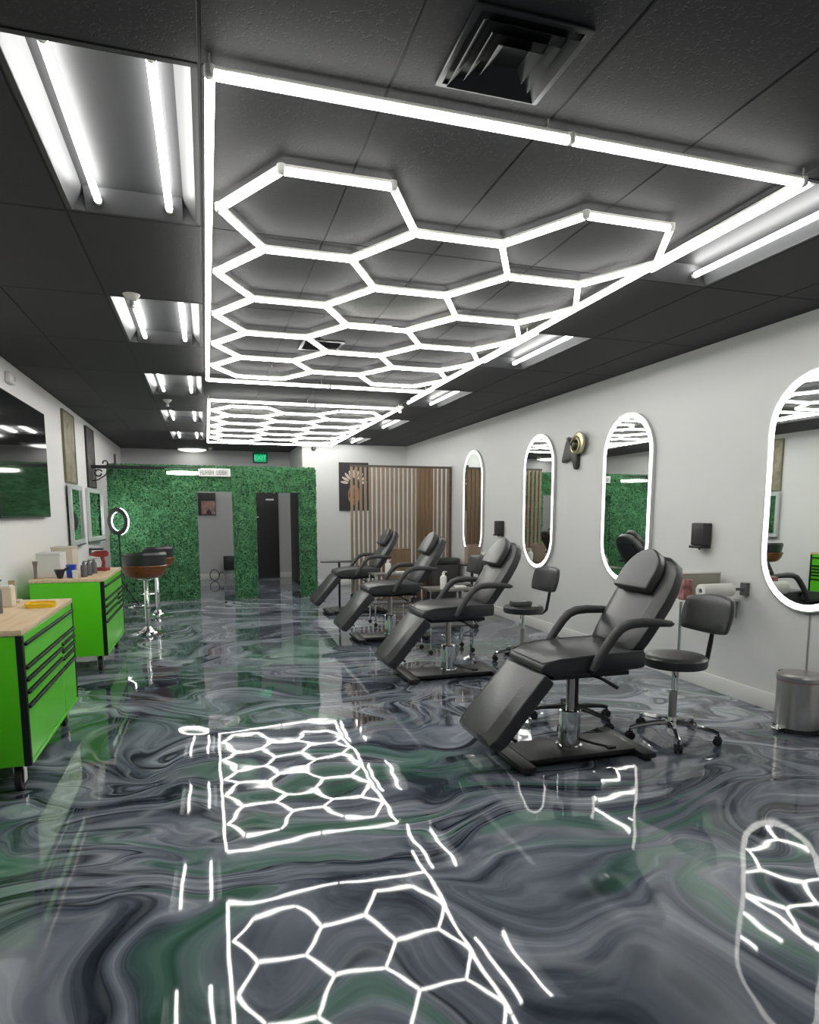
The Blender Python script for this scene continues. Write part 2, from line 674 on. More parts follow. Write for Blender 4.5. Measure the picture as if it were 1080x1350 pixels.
def hex_frame(label, x0, x1, y0, y1, hx0, hy0, sx, rowp, tail, grp):
    t = thing('hexagon_light_frame', label, 'ceiling light', ((x0 + x1) / 2, (y0 + y1) / 2, HC), 0, grp)
    ox, oy, z = (x0 + x1) / 2, (y0 + y1) / 2, 2.84 - HC
    P = lambda p: (p[0] - ox, p[1] - oy)
    edges, verts = {}, {}

    def key(p):
        return (round(p[0], 2), round(p[1], 2))

    def edge(a, b):
        ka, kb = key(a), key(b)
        k = (min(ka, kb), max(ka, kb))
        edges.setdefault(k, (a, b))
        verts[ka] = a
        verts[kb] = b

    for c in range(3):
        cx = hx0 + sx + 1.5 * sx * c
        for r in range(5 if c != 1 else 4):
            cy = hy0 + rowp * (r + 0.5) + (rowp / 2 if c == 1 else 0)
            pts = [(cx - sx, cy), (cx - sx / 2, cy - rowp / 2), (cx + sx / 2, cy - rowp / 2), (cx + sx, cy), (cx + sx / 2, cy + rowp / 2), (cx - sx / 2, cy + rowp / 2)]
            for q in range(6):
                edge(pts[q], pts[(q + 1) % 6])
    xm, ym = (x0 + x1) / 2, (y0 + y1) / 2
    bars = [((x0, y0), (xm + 0.09, y0)), ((xm + 0.09, y0), (x1, y0)), ((x0, y1), (xm + 0.09, y1)), ((xm + 0.09, y1), (x1, y1)),
            ((x0, y0), (x0, ym)), ((x0, ym), (x0, y1)), ((x1, y0), (x1, ym)), ((x1, ym), (x1, y1))]
    if tail:
        bars.append(((x1, y1), (x1, y1 + tail)))
    for a, b in list(edges.values()) + bars:
        d = (Vector(b) - Vector(a)).normalized() * 0.012
        light_tube(t, P(Vector(a) + d), P(Vector(b) - d), z)
    for p in list(verts.values()):
        connector(t, P(p), z)
    for p in {a for a, b in bars} | {b for a, b in bars}:
        connector(t, P(p), z)
    # clips that hold the frame under the tiles
    for p in [(x0, y0), (x1, y0), (x0, y1), (x1, y1), (x0, ym), (x1, ym), (xm, y0), (xm, y1)]:
        q = P(p)
        MB().cyl((q[0], q[1], z + 0.02), (q[0], q[1], -0.001), 0.004, n=6).build('clip', M_CAP, t)
    return t


hex_frame('white hexagon grid light frame hanging nearest the camera under the black ceiling', 0.06, 2.385, 2.30, 7.20, 0.105, 2.82, 0.4555, 0.822, 0.52, 'hexagon light frames')
hex_frame('smaller-looking white hexagon grid light frame farther back near the green wall', 0.08, 2.43, 8.45, 13.32, 0.125, 8.85, 0.4580, 0.815, 0, 'hexagon light frames')

# ------------------------------------------------------------------ troffers
def troffer(name, label):
    t = thing(name, label, 'ceiling light', (0, 0, HC), 0, 'recessed twin tube lights')
    w, d = TX - 0.012, TY - 0.012
    b = MB()
    x, y = w / 2, d / 2
    zt = 0.085
    b.box(-x, x, -y, y, zt, zt + 0.006)                                  # top
    b.box(-x, -x + 0.02, -y, y, 0.0, zt).box(x - 0.02, x, -y, y, 0.0, zt)
    b.box(-x, x, -y, -y + 0.02, 0.0, zt).box(-x, x, y - 0.02, y, 0.0, zt)
    b.build('housing', M_TROFBODY, t, smooth=False)
    for s in (-1, 1):                                                    # sloping pale reflector wings
        b = MB().add([(s * (x - 0.021), -y + 0.02, 0.004), (s * (x - 0.021), y - 0.02, 0.004), (s * (x - 0.075), y - 0.02, zt - 0.002), (s * (x - 0.075), -y + 0.02, zt - 0.002),
                      (s * (x - 0.0205), -y + 0.02, zt - 0.002), (s * (x - 0.0205), y - 0.02, zt - 0.002)],
                     [(0, 1, 2, 3), (3, 2, 5, 4), (0, 4, 5, 1), (0, 3, 4), (1, 5, 2)])
        b.build('reflector', M_TROFRIM, t, smooth=False)
    for s in (-1, 1):                                                    # end plates the tubes plug into
        b = MB().add([(-x + 0.08, s * (y - 0.021), 0.0), (x - 0.08, s * (y - 0.021), 0.0), (x - 0.08, s * (y - 0.085), zt - 0.001), (-x + 0.08, s * (y - 0.085), zt - 0.001),
                      (-x + 0.08, s * (y - 0.021), zt - 0.001), (x - 0.08, s * (y - 0.021), zt - 0.001)],
                     [(0, 1, 2, 3), (3, 2, 5, 4), (0, 4, 5, 1), (0, 3, 4), (1, 5, 2)])
        b.build('end_plate', M_TROFBODY, t, smooth=False)
    for s in (-1, 1):
        o = MB().lathe([(0.016, -0.545), (0.016, 0.545)], 12, 0, R('X', PI / 2)).build('tube', M_TROF, t, loc=(s * 0.155, 0.0, 0.035))
        for e in ((-0.565, -0.546), (0.546, 0.565)):
            MB().lathe([(0.017, e[0]), (0.017, e[1])], 10, 0, R('X', PI / 2)).build('end_cap', M_CAP, o)
    return t


t_lab_l = ['twin tube ceiling light nearest the camera, upper left of the hexagon frame', 'second twin tube ceiling light along the left of the hexagon frame, beside a sprinkler',
           'third twin tube ceiling light on the left, by the near hexagon frame end', 'fourth twin tube ceiling light on the left, beside the far hexagon frame',
           'fifth and farthest twin tube ceiling light on the left']
t_lab_r = ['twin tube ceiling light nearest the camera on the right of the hexagon frame', 'second twin tube ceiling light on the right, above the middle mirrors',
           'third twin tube ceiling light on the right, where the near hexagon frame ends', 'fourth twin tube ceiling light on the right of the far hexagon frame',
           'farthest twin tube ceiling light on the right near the slat divider']
tr0 = None
for side, labs in ((-1, t_lab_l), (4, t_lab_r)):
    for q, lab in enumerate(labs):
        k = q * 2
        loc = (GX + (side + 0.5) * TX, GY + (k + 0.5) * TY, HC)
        if tr0 is None:
            tr0 = troffer('ceiling_light', lab)
            tr0.location = loc
        else:
            dup(tr0, loc, 0, lab)
for side, lab in ((-1, 'added twin tube ceiling light, unseen behind the camera, by the left wall'), (4, 'added twin tube ceiling light, unseen behind the camera, by the right wall')):
    dup(tr0, (GX + (side + 0.5) * TX, GY + (-2 + 0.5) * TY, HC), 0, lab)  # unseen pair continuing the rows, added to light the front

# flush disc lamp near the back wall
o = thing('flush_ceiling_lamp', 'round flush white ceiling lamp above the green wall', 'ceiling light', (-0.24, 15.30, HC))
MB().lathe([(0.30, -0.035), (0.31, -0.02), (0.31, 0.0)], 32).build('rim', M_CAP, o)
MB().lathe([(0.02, -0.075), (0.16, -0.068), (0.25, -0.052), (0.29, -0.035)], 32).build('diffuser', emit('flush_lamp', (1, 0.99, 0.95), 4.0), o)

# sprinklers
sp0 = None
for loc, lab in (((-0.41, 4.80, HC), 'pale sprinkler head beside the second left ceiling light'), ((-0.41, 8.95, HC), 'pale sprinkler head between third and fourth left ceiling lights'),
                 ((2.50, 8.62, HC), 'pale sprinkler head by the right corner of the far hexagon frame'), ((0.13, 15.1, HC), 'small sprinkler head close to the back wall')):
    if sp0 is None:
        sp0 = thing('sprinkler', lab, 'sprinkler', loc, 0, 'ceiling sprinklers')
        MB().lathe([(0.028, -0.035), (0.052, -0.006), (0.054, 0.0)], 16).build('escutcheon', M_CAP, sp0)
        MB().cyl((0, 0, -0.075), (0, 0, -0.034), 0.009, n=8).cyl((0.014, 0, -0.075), (0.010, 0, -0.034), 0.004, n=6).cyl((-0.014, 0, -0.075), (-0.010, 0, -0.034), 0.004, n=6).build('frame', M_SILVER, sp0)
        MB().lathe([(0.020, -0.080), (0.020, -0.076)], 12).build('deflector', M_SILVER, sp0)
    else:
        dup(sp0, loc, 0, lab)

# air vents
def square(h):
    return [(h, h), (-h, h), (-h, -h), (h, -h)]


def square_vent(label, loc, half):
    t = thing('air_vent', label, 'vent', loc, 0, 'ceiling air vents')
    MB().ring(square(half), square(half - 0.022), -0.012, -0.001).build('frame', M_VENT, t, bevel=(0.003, 1))
    MB().box(-half + 0.022, half - 0.022, -half + 0.022, half - 0.022, -0.003, -0.001).build('backing', M_VOID, t)
    for i, h in enumerate((half - 0.030, half - 0.072, half - 0.112)):
        if h < 0.03:
            continue
        a, b = square(h), square(h - 0.028)
        v = [(*p, -0.026) for p in a] + [(*p, -0.006) for p in b] + [(*p, -0.0235) for p in square(h - 0.002)] + [(*p, -0.003) for p in square(h - 0.030)]
        f = []
        for k in range(4):
            j = (k + 1) % 4
            f += [(k, j, 4 + j, 4 + k), (8 + k, 12 + k, 12 + j, 8 + j), (k, 8 + k, 8 + j, j), (4 + k, 4 + j, 12 + j, 12 + k)]
        MB().add(v, f).build('louver', M_VENT, t, smooth=False)
    return t


square_vent('square black stepped air vent in front of the near hexagon frame', (0.95, 2.045, HC), 0.185)
t = thing('slotted_vent', 'small slotted black air vent seen through the near hexagons', 'vent', (0.97, 5.72, HC), 0, 'ceiling air vents')
MB().ring(square(0.17), square(0.145), -0.010, -0.001).build('frame', M_VENT, t)
for k in range(6):
    MB().box(-0.14, 0.14, -0.012, 0.012, -0.001, 0.001, 0, R('X', 0.6)).build('slat', M_BLACKMETAL, t, loc=(0, -0.12 + k * 0.048, -0.010))

# ------------------------------------------------------------------ green hedge partition
PY0, PY1, PZ = 12.09, 12.24, 2.30
px = [-1.54, -0.17, 0.47, 0.83, 1.635, 1.90]
hedge = MB()
hedge.box(px[0], px[1], PY0, PY1, 0, PZ).box(px[2], px[3], PY0, PY1, 0, PZ).box(px[4], px[5], PY0, PY1, 0, PZ)
hedge.box(px[1], px[2], PY0, PY1, 1.88, PZ).box(px[3], px[4], PY0, PY1, 1.87, PZ)
hw = struct(hedge.build('wall_green', M_HEDGEBACK, smooth=False))
lv = MB()


def leaf(x, y, z, nx, ny, nz):
    n = Vector((nx + random.uniform(-0.8, 0.8), ny + random.uniform(-0.8, 0.8), nz + random.uniform(-0.8, 0.8))).normalized()
    a = n.orthogonal().normalized()
    b = n.cross(a)
    th = random.uniform(0, PI)
    u = a * math.cos(th) + b * math.sin(th)
    w = n.cross(u)
    s = random.uniform(0.014, 0.026)
    c = Vector((x, y, z))
    lv.add([c - u * s, c + w * s * 0.55 + n * s * 0.3, c + u * s, c - w * s * 0.55 + n * s * 0.3], [(0, 1, 2, 3)])


def in_opening(x, z):
    return (px[1] < x < px[2] and z < 1.88) or (px[3] < x < px[4] and z < 1.87)


cnt = 0
while cnt < 26000:
    x, z = random.uniform(px[0], px[5]), random.uniform(0, PZ)
    if in_opening(x, z):
        continue
    leaf(x, PY0 - random.uniform(0.0, 0.035), z, 0, -1, 0)
    cnt += 1
for _ in range(1500):
    leaf(random.uniform(px[0], px[5]), random.uniform(PY0, PY1), PZ + random.uniform(0, 0.02), 0, 0, 1)
for xx, sgn, zz in ((px[1], 1, 1.88), (px[2], -1, 1.88), (px[3], 1, 1.87), (px[4], -1, 1.87), (px[5], 1, PZ), (px[0], -1, PZ)):
    for _ in range(1300):
        leaf(xx + sgn * random.uniform(0, 0.02), random.uniform(PY0, PY1), random.uniform(0.02, zz - 0.02), sgn, 0, 0)
fo = lv.build('foliage', M_LEAF, hw, smooth=False)
fo['kind'] = 'stuff'

# things behind the openings
d1 = MB().box(1.06, 1.60, YF - 0.045, YF - 0.002, 0.01, 1.98).build('door_1', M_DOOR)
struct(d1)
MB().box(1.32, 1.50, YF - 0.052, YF - 0.046, 1.80, 1.835).build('door_closer', M_SILVER, d1)
MB().lathe([(0.026, 0), (0.03, 0.02), (0.02, 0.045)], 14, 0, T(1.13, YF - 0.046, 1.42) @ R('X', PI / 2)).build('door_knob', M_CHROME, d1)
d2 = struct(MB().box(XW - 0.045, XW - 0.002, 14.10, 15.40, 0.01, 1.98).build('door_2', M_DOOR))

# poster on the back wall seen through the left opening
t = thing('poster', 'dark framed poster with a pink lower half seen through the left green opening', 'picture', (0.02, YF, 1.70))
MB().box(-0.19, 0.19, -0.025, -0.001, -0.24, 0.26).build('frame', M_BLACKPL, t)
MB().box(-0.12, 0.175, -0.028, -0.0255, -0.22, 0.08).build('print', mat('pink_print', (0.42, 0.24, 0.22), 0.5, vary=(9, 0.4)), t)
MB().prism([(-0.03, -0.21), (0.10, -0.21), (0.075, -0.14), (0.04, -0.10), (0.0, -0.14)], 0.028, 0.0295, 0, R('X', PI / 2)).build('printed_figure', M_CHARCOAL, t)
# black box on a stand + hoop on the floor
t = thing('speaker_stand', 'black box on a pale stand seen through the left green opening', 'speaker', (0.45, 15.35, 0))
MB().box(-0.12, 0.12, -0.09, 0.09, 0.24, 0.56).build('box', M_BLACKPL, t, bevel=(0.01, 2))
for sx in (-1, 1):
    for sy in (-1, 1):
        MB().cyl((sx * 0.09, sy * 0.06, 0.001), (sx * 0.09, sy * 0.06, 0.24), 0.010, n=8).build('leg', M_SILVER, t)
t = thing('coiled_cable', 'loop of black cable on the floor beside the black box behind the green wall', 'cable', (0.13, 15.40, 0.0))
pts = [(0.10 * math.cos(a), 0.10 * math.sin(a) * 0.5, 0.13 + 0.118 * math.sin(a)) for a in [2 * PI * k / 24 for k in range(24)]]
MB().tube(pts, 0.010, 8, closed=True).build('loop', M_BLACKPL, t)
MB().tube([(0.10, 0, 0.13), (0.14, 0, 0.20), (0.19, 0, 0.17)], 0.009, 8).build('end', M_BLACKPL, t)

# exit sign
t = thing('exit_sign', 'lit green exit sign high on the back wall', 'sign', (1.22, YF, 2.755))
MB().box(-0.16, 0.16, -0.055, -0.001, -0.115, 0.115).build('housing', mat('exit_housing', (0.01, 0.05, 0.03), 0.4), t, bevel=(0.008, 2))
MB().box(-0.135, 0.135, -0.058, -0.0555, -0.09, 0.09).build('panel', M_EXITG, t)
text_mesh('EXIT', 0.135, 'lettering', M_EXITL, t, T(0, -0.060, 0) @ R('X', PI / 2), 0.001)
# camera dome on the far wall
t = thing('security_camera', 'tiny black camera high on the white wall right of the green wall', 'camera', (2.12, YW, 2.80))
MB().lathe([(0.045, 0), (0.045, 0.03), (0.03, 0.05)], 16, 0, R('X', PI / 2)).build('housing', M_BLACKPL, t)
MB().lathe([(0.024, 0.05), (0.016, 0.064)], 12, 0, R('X', PI / 2)).build('lens', M_SCREEN, t)

# hanging sign plate on the hedge
t = thing('sign_plate', 'small white lettered sign plate at the top of the green wall', 'sign', (0.16, 12.02, 2.20))
MB().box(-0.265, 0.265, -0.008, 0.008, -0.068, 0.068).build('plate', M_WHITE, t, bevel=(0.004, 1))
gl = MB()
xx = -0.235
for k, ch in enumerate('HUHBHUBEH'):
    if k == 5:
        xx += 0.035
    x0 = xx
    gl.box(x0, x0 + 0.009, -0.0105, -0.0085, -0.04, 0.04)
    gl.box(x0 + 0.026, x0 + 0.035, -0.0105, -0.0085, -0.04, 0.04)
    if ch in 'HBE':
        gl.box(x0, x0 + 0.035, -0.0105, -0.0085, -0.005, 0.005)
    if ch in 'BE':
        gl.box(x0, x0 + 0.035, -0.0105, -0.0085, 0.031, 0.04)
    if ch in 'UBE':
        gl.box(x0, x0 + 0.035, -0.0105, -0.0085, -0.04, -0.031)
    xx += 0.047
gl.build('lettering', mat('sign_ink', (0.12, 0.16, 0.14), 0.5), t)
MB().cyl((-0.2, 0.0, 0.06), (-0.2, 0.06, 0.06), 0.004, n=6).cyl((0.2, 0.0, 0.06), (0.2, 0.06, 0.06), 0.004, n=6).build('fixing', M_SILVER, t)

# iron bracket and hanging ring lamp
t = thing('iron_bracket', 'black scrolled iron bracket on the left wall above the green hedge', 'bracket', (XL, 11.55, 2.19))
MB().box(0.001, 0.018, -0.03, 0.03, -0.20, 0.10).build('wall_plate', M_BLACKMETAL, t)
MB().box(0.018, 1.10, -0.02, 0.02, 0.015, 0.065).build('arm', M_BLACKMETAL, t)
for c, r, a0, a1 in (((0.12, -0.06), 0.06, 0.5, 6.3), ((0.30, -0.035), 0.035, 0, 5.5), ((0.22, 0.10), 0.045, -1.5, 3.5)):
    MB().tube([(c[0] + r * (1 - 0.35 * k / 20) * math.cos(a0 + (a1 - a0) * k / 20), 0, c[1] + r * (1 - 0.35 * k / 20) * math.sin(a0 + (a1 - a0) * k / 20)) for k in range(21)], 0.012, 6).build('scroll', M_BLACKMETAL, t)
MB().box(1.10, 1.66, -0.008, 0.008, 0.04, 0.06).build('arm_tip', M_BLACKMETAL, t)
MB().cyl((0.37, 0, 0.065), (0.37, 0, 0.24), 0.016, n=8).build('finial', M_BLACKMETAL, t)
MB().tube([(0.018, 0, -0.18), (0.10, 0, -0.165), (0.2, 0, -0.10), (0.32, 0, 0.005)], 0.010, 6).build('brace', M_BLACKMETAL, t)
t = thing('ring_lamp', 'glowing flat ring lamp hanging under the iron bracket', 'lamp', (-0.34, 11.55, 2.155))
n = 40
MB().ring(arc(0, 0, 0.25, 0, 2 * PI * (1 - 1 / n), n - 1), arc(0, 0, 0.195, 0, 2 * PI * (1 - 1 / n), n - 1), -0.016, 0.016).build('ring', emit('ring_glow', (1, 0.99, 0.93), 10.0), t)
for a in (0.6, 2.7, 4.7):
    MB().cyl((0.22 * math.cos(a), 0.22 * math.sin(a), 0.016), (0.22 * math.cos(a) * 0.1, 0, 0.074), 0.003, n=6).build('wire', M_BLACKMETAL, t)

# ------------------------------------------------------------------ slat divider and its neighbours
DY = 10.90
t = thing('slat_divider', 'wooden vertical slat room divider reaching the right wall', 'room divider', (2.30, DY, 0))
DW, DH = 1.775, 2.30
MB().box(0, DW, -0.022, 0.022, DH - 0.035, DH).build('top_rail', M_SLATFRAME, t)
MB().box(0, DW, -0.022, 0.022, 0.0, 0.05).build('bottom_rail', M_SLATFRAME, t)
MB().box(DW - 0.035, DW, -0.024, 0.024, 0.05, DH - 0.035).build('post', M_SLATFRAME, t)
ns = 23
sl = {}
for k in range(ns):
    x = 0.022 + k * (DW - 0.075) / (ns - 1)
    dark = 15 <= k <= 18
    w = 0.033 if dark else 0.0205
    if dark not in sl:
        o = MB().box(-w, w, -0.02, 0.02, 0.05, DH - 0.035).build('slat', M_SLATD if dark else M_SLAT, t, bevel=(0.002, 1))
        sl[dark] = o.data
    else:
        o = link('slat', sl[dark], t)
    o.location = (x, 0, 0)
    if dark:
        o['label'] = 'dark stained slat'

t = thing('wall_poster', 'dark poster with a pale feathered headdress figure behind the slats', 'picture', (2.94, YW, 2.05))
MB().box(-0.31, 0.31, -0.03, -0.001, -0.49, 0.49).build('canvas', mat('dark_canvas', (0.035, 0.030, 0.034), 0.5), t)
fig = MB()
for k in range(9):
    a = PI * (0.04 + 0.115 * k)
    M = T(0.0 + 0.20 * math.cos(a), -0.031, 0.06 + 0.20 * math.sin(a)) @ R('Y', PI / 2 - a)
    fig.prism([(0.028 * math.cos(q), 0.085 * math.sin(q)) for q in [2 * PI * i / 10 for i in range(10)]], 0, 0.0015, 0, M @ R('X', PI / 2))
fig.build('printed_feathers', mat('cream_print', (0.62, 0.53, 0.47), 0.6), t)
MB().prism([(0.13 * math.cos(q), -0.17 + 0.20 * math.sin(q)) for q in [2 * PI * i / 16 for i in range(16)]], 0.031, 0.0325, 0, R('X', PI / 2)).build('printed_face', mat('ochre_print', (0.36, 0.17, 0.08), 0.6, vary=(12, 0.5)), t)

t = thing('dark_bin', 'tall charcoal rounded bin between slat divider and right wall', 'bin', (3.78, 10.45, 0))
MB().prism(rrect(0.50, 0.40, 0.10), 0.0, 0.66).build('body', M_CHARCOAL, t, bevel=(0.015, 2))
MB().prism(rrect(0.52, 0.42, 0.11), 0.662, 0.76).build('lid', M_BLACKPL, t, bevel=(0.03, 3))
t = thing('wood_cabinet', 'small brown wooden side cabinet in front of the slat divider', 'cabinet', (3.02, 10.62, 0))
MB().box(-0.20, 0.20, -0.16, 0.16, 0.04, 0.92).build('carcass', M_SLATD, t, bevel=(0.004, 1))
MB().box(-0.185, 0.185, -0.175, -0.162, 0.06, 0.90).build('door', wood('brown_door', (0.20, 0.13, 0.07), (0.32, 0.22, 0.12), 'Z', 4), t, bevel=(0.003, 1))
MB().box(-0.18, 0.18, -0.14, 0.14, 0.0, 0.039).build('plinth', M_SLATD, t)

# ------------------------------------------------------------------ oval LED mirrors on the right wall
def stadium(w, h, n=18):
    r = w / 2
    return arc(0, h / 2 - r, r, 0, PI, n) + arc(0, -h / 2 + r, r, PI, 2 * PI, n)


def oval_mirror(label):
    t = thing('oval_mirror', label, 'mirror', (0, 0, 0), 0, 'lit oval wall mirrors')
    W, H = 0.82, 1.70
    M = Matrix(((0, 0, -1, 0), (-1, 0, 0, 0), (0, 1, 0, 0), (0, 0, 0, 1)))   # local xy -> wall plane, +z -> into room (-X)
    MB().prism(stadium(W - 0.02, H - 0.02), 0.001, 0.026, 0, M).build('backing', M_SILVER, t)
    MB().ring(stadium(W, H), stadium(W - 0.022, H - 0.022), 0.001, 0.034, 0, M).build('rim', M_SILVER, t)
    MB().ring(stadium(W - 0.023, H - 0.023), stadium(W - 0.115, H - 0.115), 0.0265, 0.0325, 0, M).build('light_band', M_LED, t)
    MB().prism(stadium(W - 0.116, H - 0.116), 0.0265, 0.0315, 0, M).build('glass', M_MIRROR, t)
    return t


om = None
for (yy, lab) in ((3.66, 'lit oval mirror nearest the camera, cut by the right edge of the photo'), (5.82, 'lit oval mirror just behind the headrest of the nearest treatment chair'),
                  (7.69, 'lit oval mirror left of the dark wall ornament'), (9.87, 'narrow-looking lit oval mirror beside the slat divider')):
    if om is None:
        om = oval_mirror(lab)
        om.location = (XR, yy, 1.645)
        om.rotation_euler = (0, 0, 0.0)
    else:
        dup(om, (XR - (0.006 if yy < 6 else 0), yy, 1.645), 0.012 if yy < 6 else 0.0, lab)
tag(MB().tube([(XR - 0.006, 3.62, 0.79), (XR - 0.006, 3.62, 0.5), (XR - 0.007, 3.615, 0.30), (XR - 0.02, 3.60, 0.15)], 0.005, 6).build('power_cord', mat('grey_cord', (0.45, 0.45, 0.45), 0.5)), 'thin grey cord hanging from the nearest oval mirror', 'cord')

# black dispensers
dp = None
for yy, zz, lab in ((4.70, 1.315, 'black wall dispenser above the paper towel roll'), (8.81, 1.29, 'small-looking black wall dispenser between the two farthest mirrors')):
    if dp is None:
        dp = thing('wall_dispenser', lab, 'dispenser', (XR, yy, zz), 0, 'black wall dispensers')
        MB().box(-0.095, -0.001, -0.075, 0.075, -0.085, 0.105).build('cover', mat('charcoal_plastic', (0.035, 0.033, 0.032), 0.4), dp, bevel=(0.012, 3))
        MB().box(-0.115, -0.001, -0.07, 0.07, -0.108, -0.0855).build('push_bar', M_BLACKPL, dp, bevel=(0.006, 2))
        MB().cyl((-0.06, 0, -0.122), (-0.06, 0, -0.108), 0.010, n=8).build('spout', M_BLACKPL, dp)
    else:
        dup(dp, (XR, yy, zz), 0, lab)

# wall ornament: two-pronged dark plate with a brass ring
t = thing('wall_ornament', 'dark two-pronged wall ornament with a pale brass ring between oval mirrors', 'ornament', (XR, 6.80, 2.225))
# outline in (toward camera-left = +y, z)
pl = [(0.19, 0.115), (0.135, 0.12), (0.09, 0.06), (0.0, -0.02), (-0.05, -0.02), (-0.06, -0.09), (-0.045, -0.20), (-0.02, -0.23), (0.01, -0.22), (0.04, -0.15), (0.075, -0.105), (0.15, -0.115), (0.23, -0.135), (0.27, -0.135), (0.285, -0.11), (0.25, -0.02), (0.215, 0.06)]
MW = Matrix(((0, 0, -1, 0), (1, 0, 0, 0), (0, 1, 0, 0), (0, 0, 0, 1)))
MB().prism(pl, 0.001, 0.055, 0, MW).build('plate', M_CHARCOAL, t, bevel=(0.012, 2))
MB().prism(arc(-0.115, 0.060, 0.125, 0, 2 * PI * 31 / 32, 31), 0.0, 0.03, 0, T(-0.058, 0, 0) @ MW).build('disc', M_BRASS, t, bevel=(0.012, 2))
MB().tube([(-0.094, -0.085 + 0.085 * math.cos(q), 0.042 + 0.085 * math.sin(q)) for q in [2 * PI * i / 28 for i in range(28)]], 0.014, 8, closed=True).build('ring', M_BRASS, t)
MB().lathe([(0.062, 0), (0.055, 0.02), (0.03, 0.035)], 18, 0, T(-0.0885, -0.085, 0.04) @ R('Y', -PI / 2)).build('dark_center', mat('dark_bronze', (0.035, 0.032, 0.012), 0.3, 0.4), t)
MB().tube([(-0.075, 0.04, 0.02), (-0.115, -0.04, 0.065), (-0.118, -0.085, 0.085)], 0.012, 6).build('lever', M_BLACKMETAL, t)
MB().lathe([(0.022, 0), (0.026, 0.03), (0.018, 0.05)], 10, 0, T(-0.001, 0.17, 0.13) @ R('Y', -PI / 2)).build('knob', M_GREYPL, t)

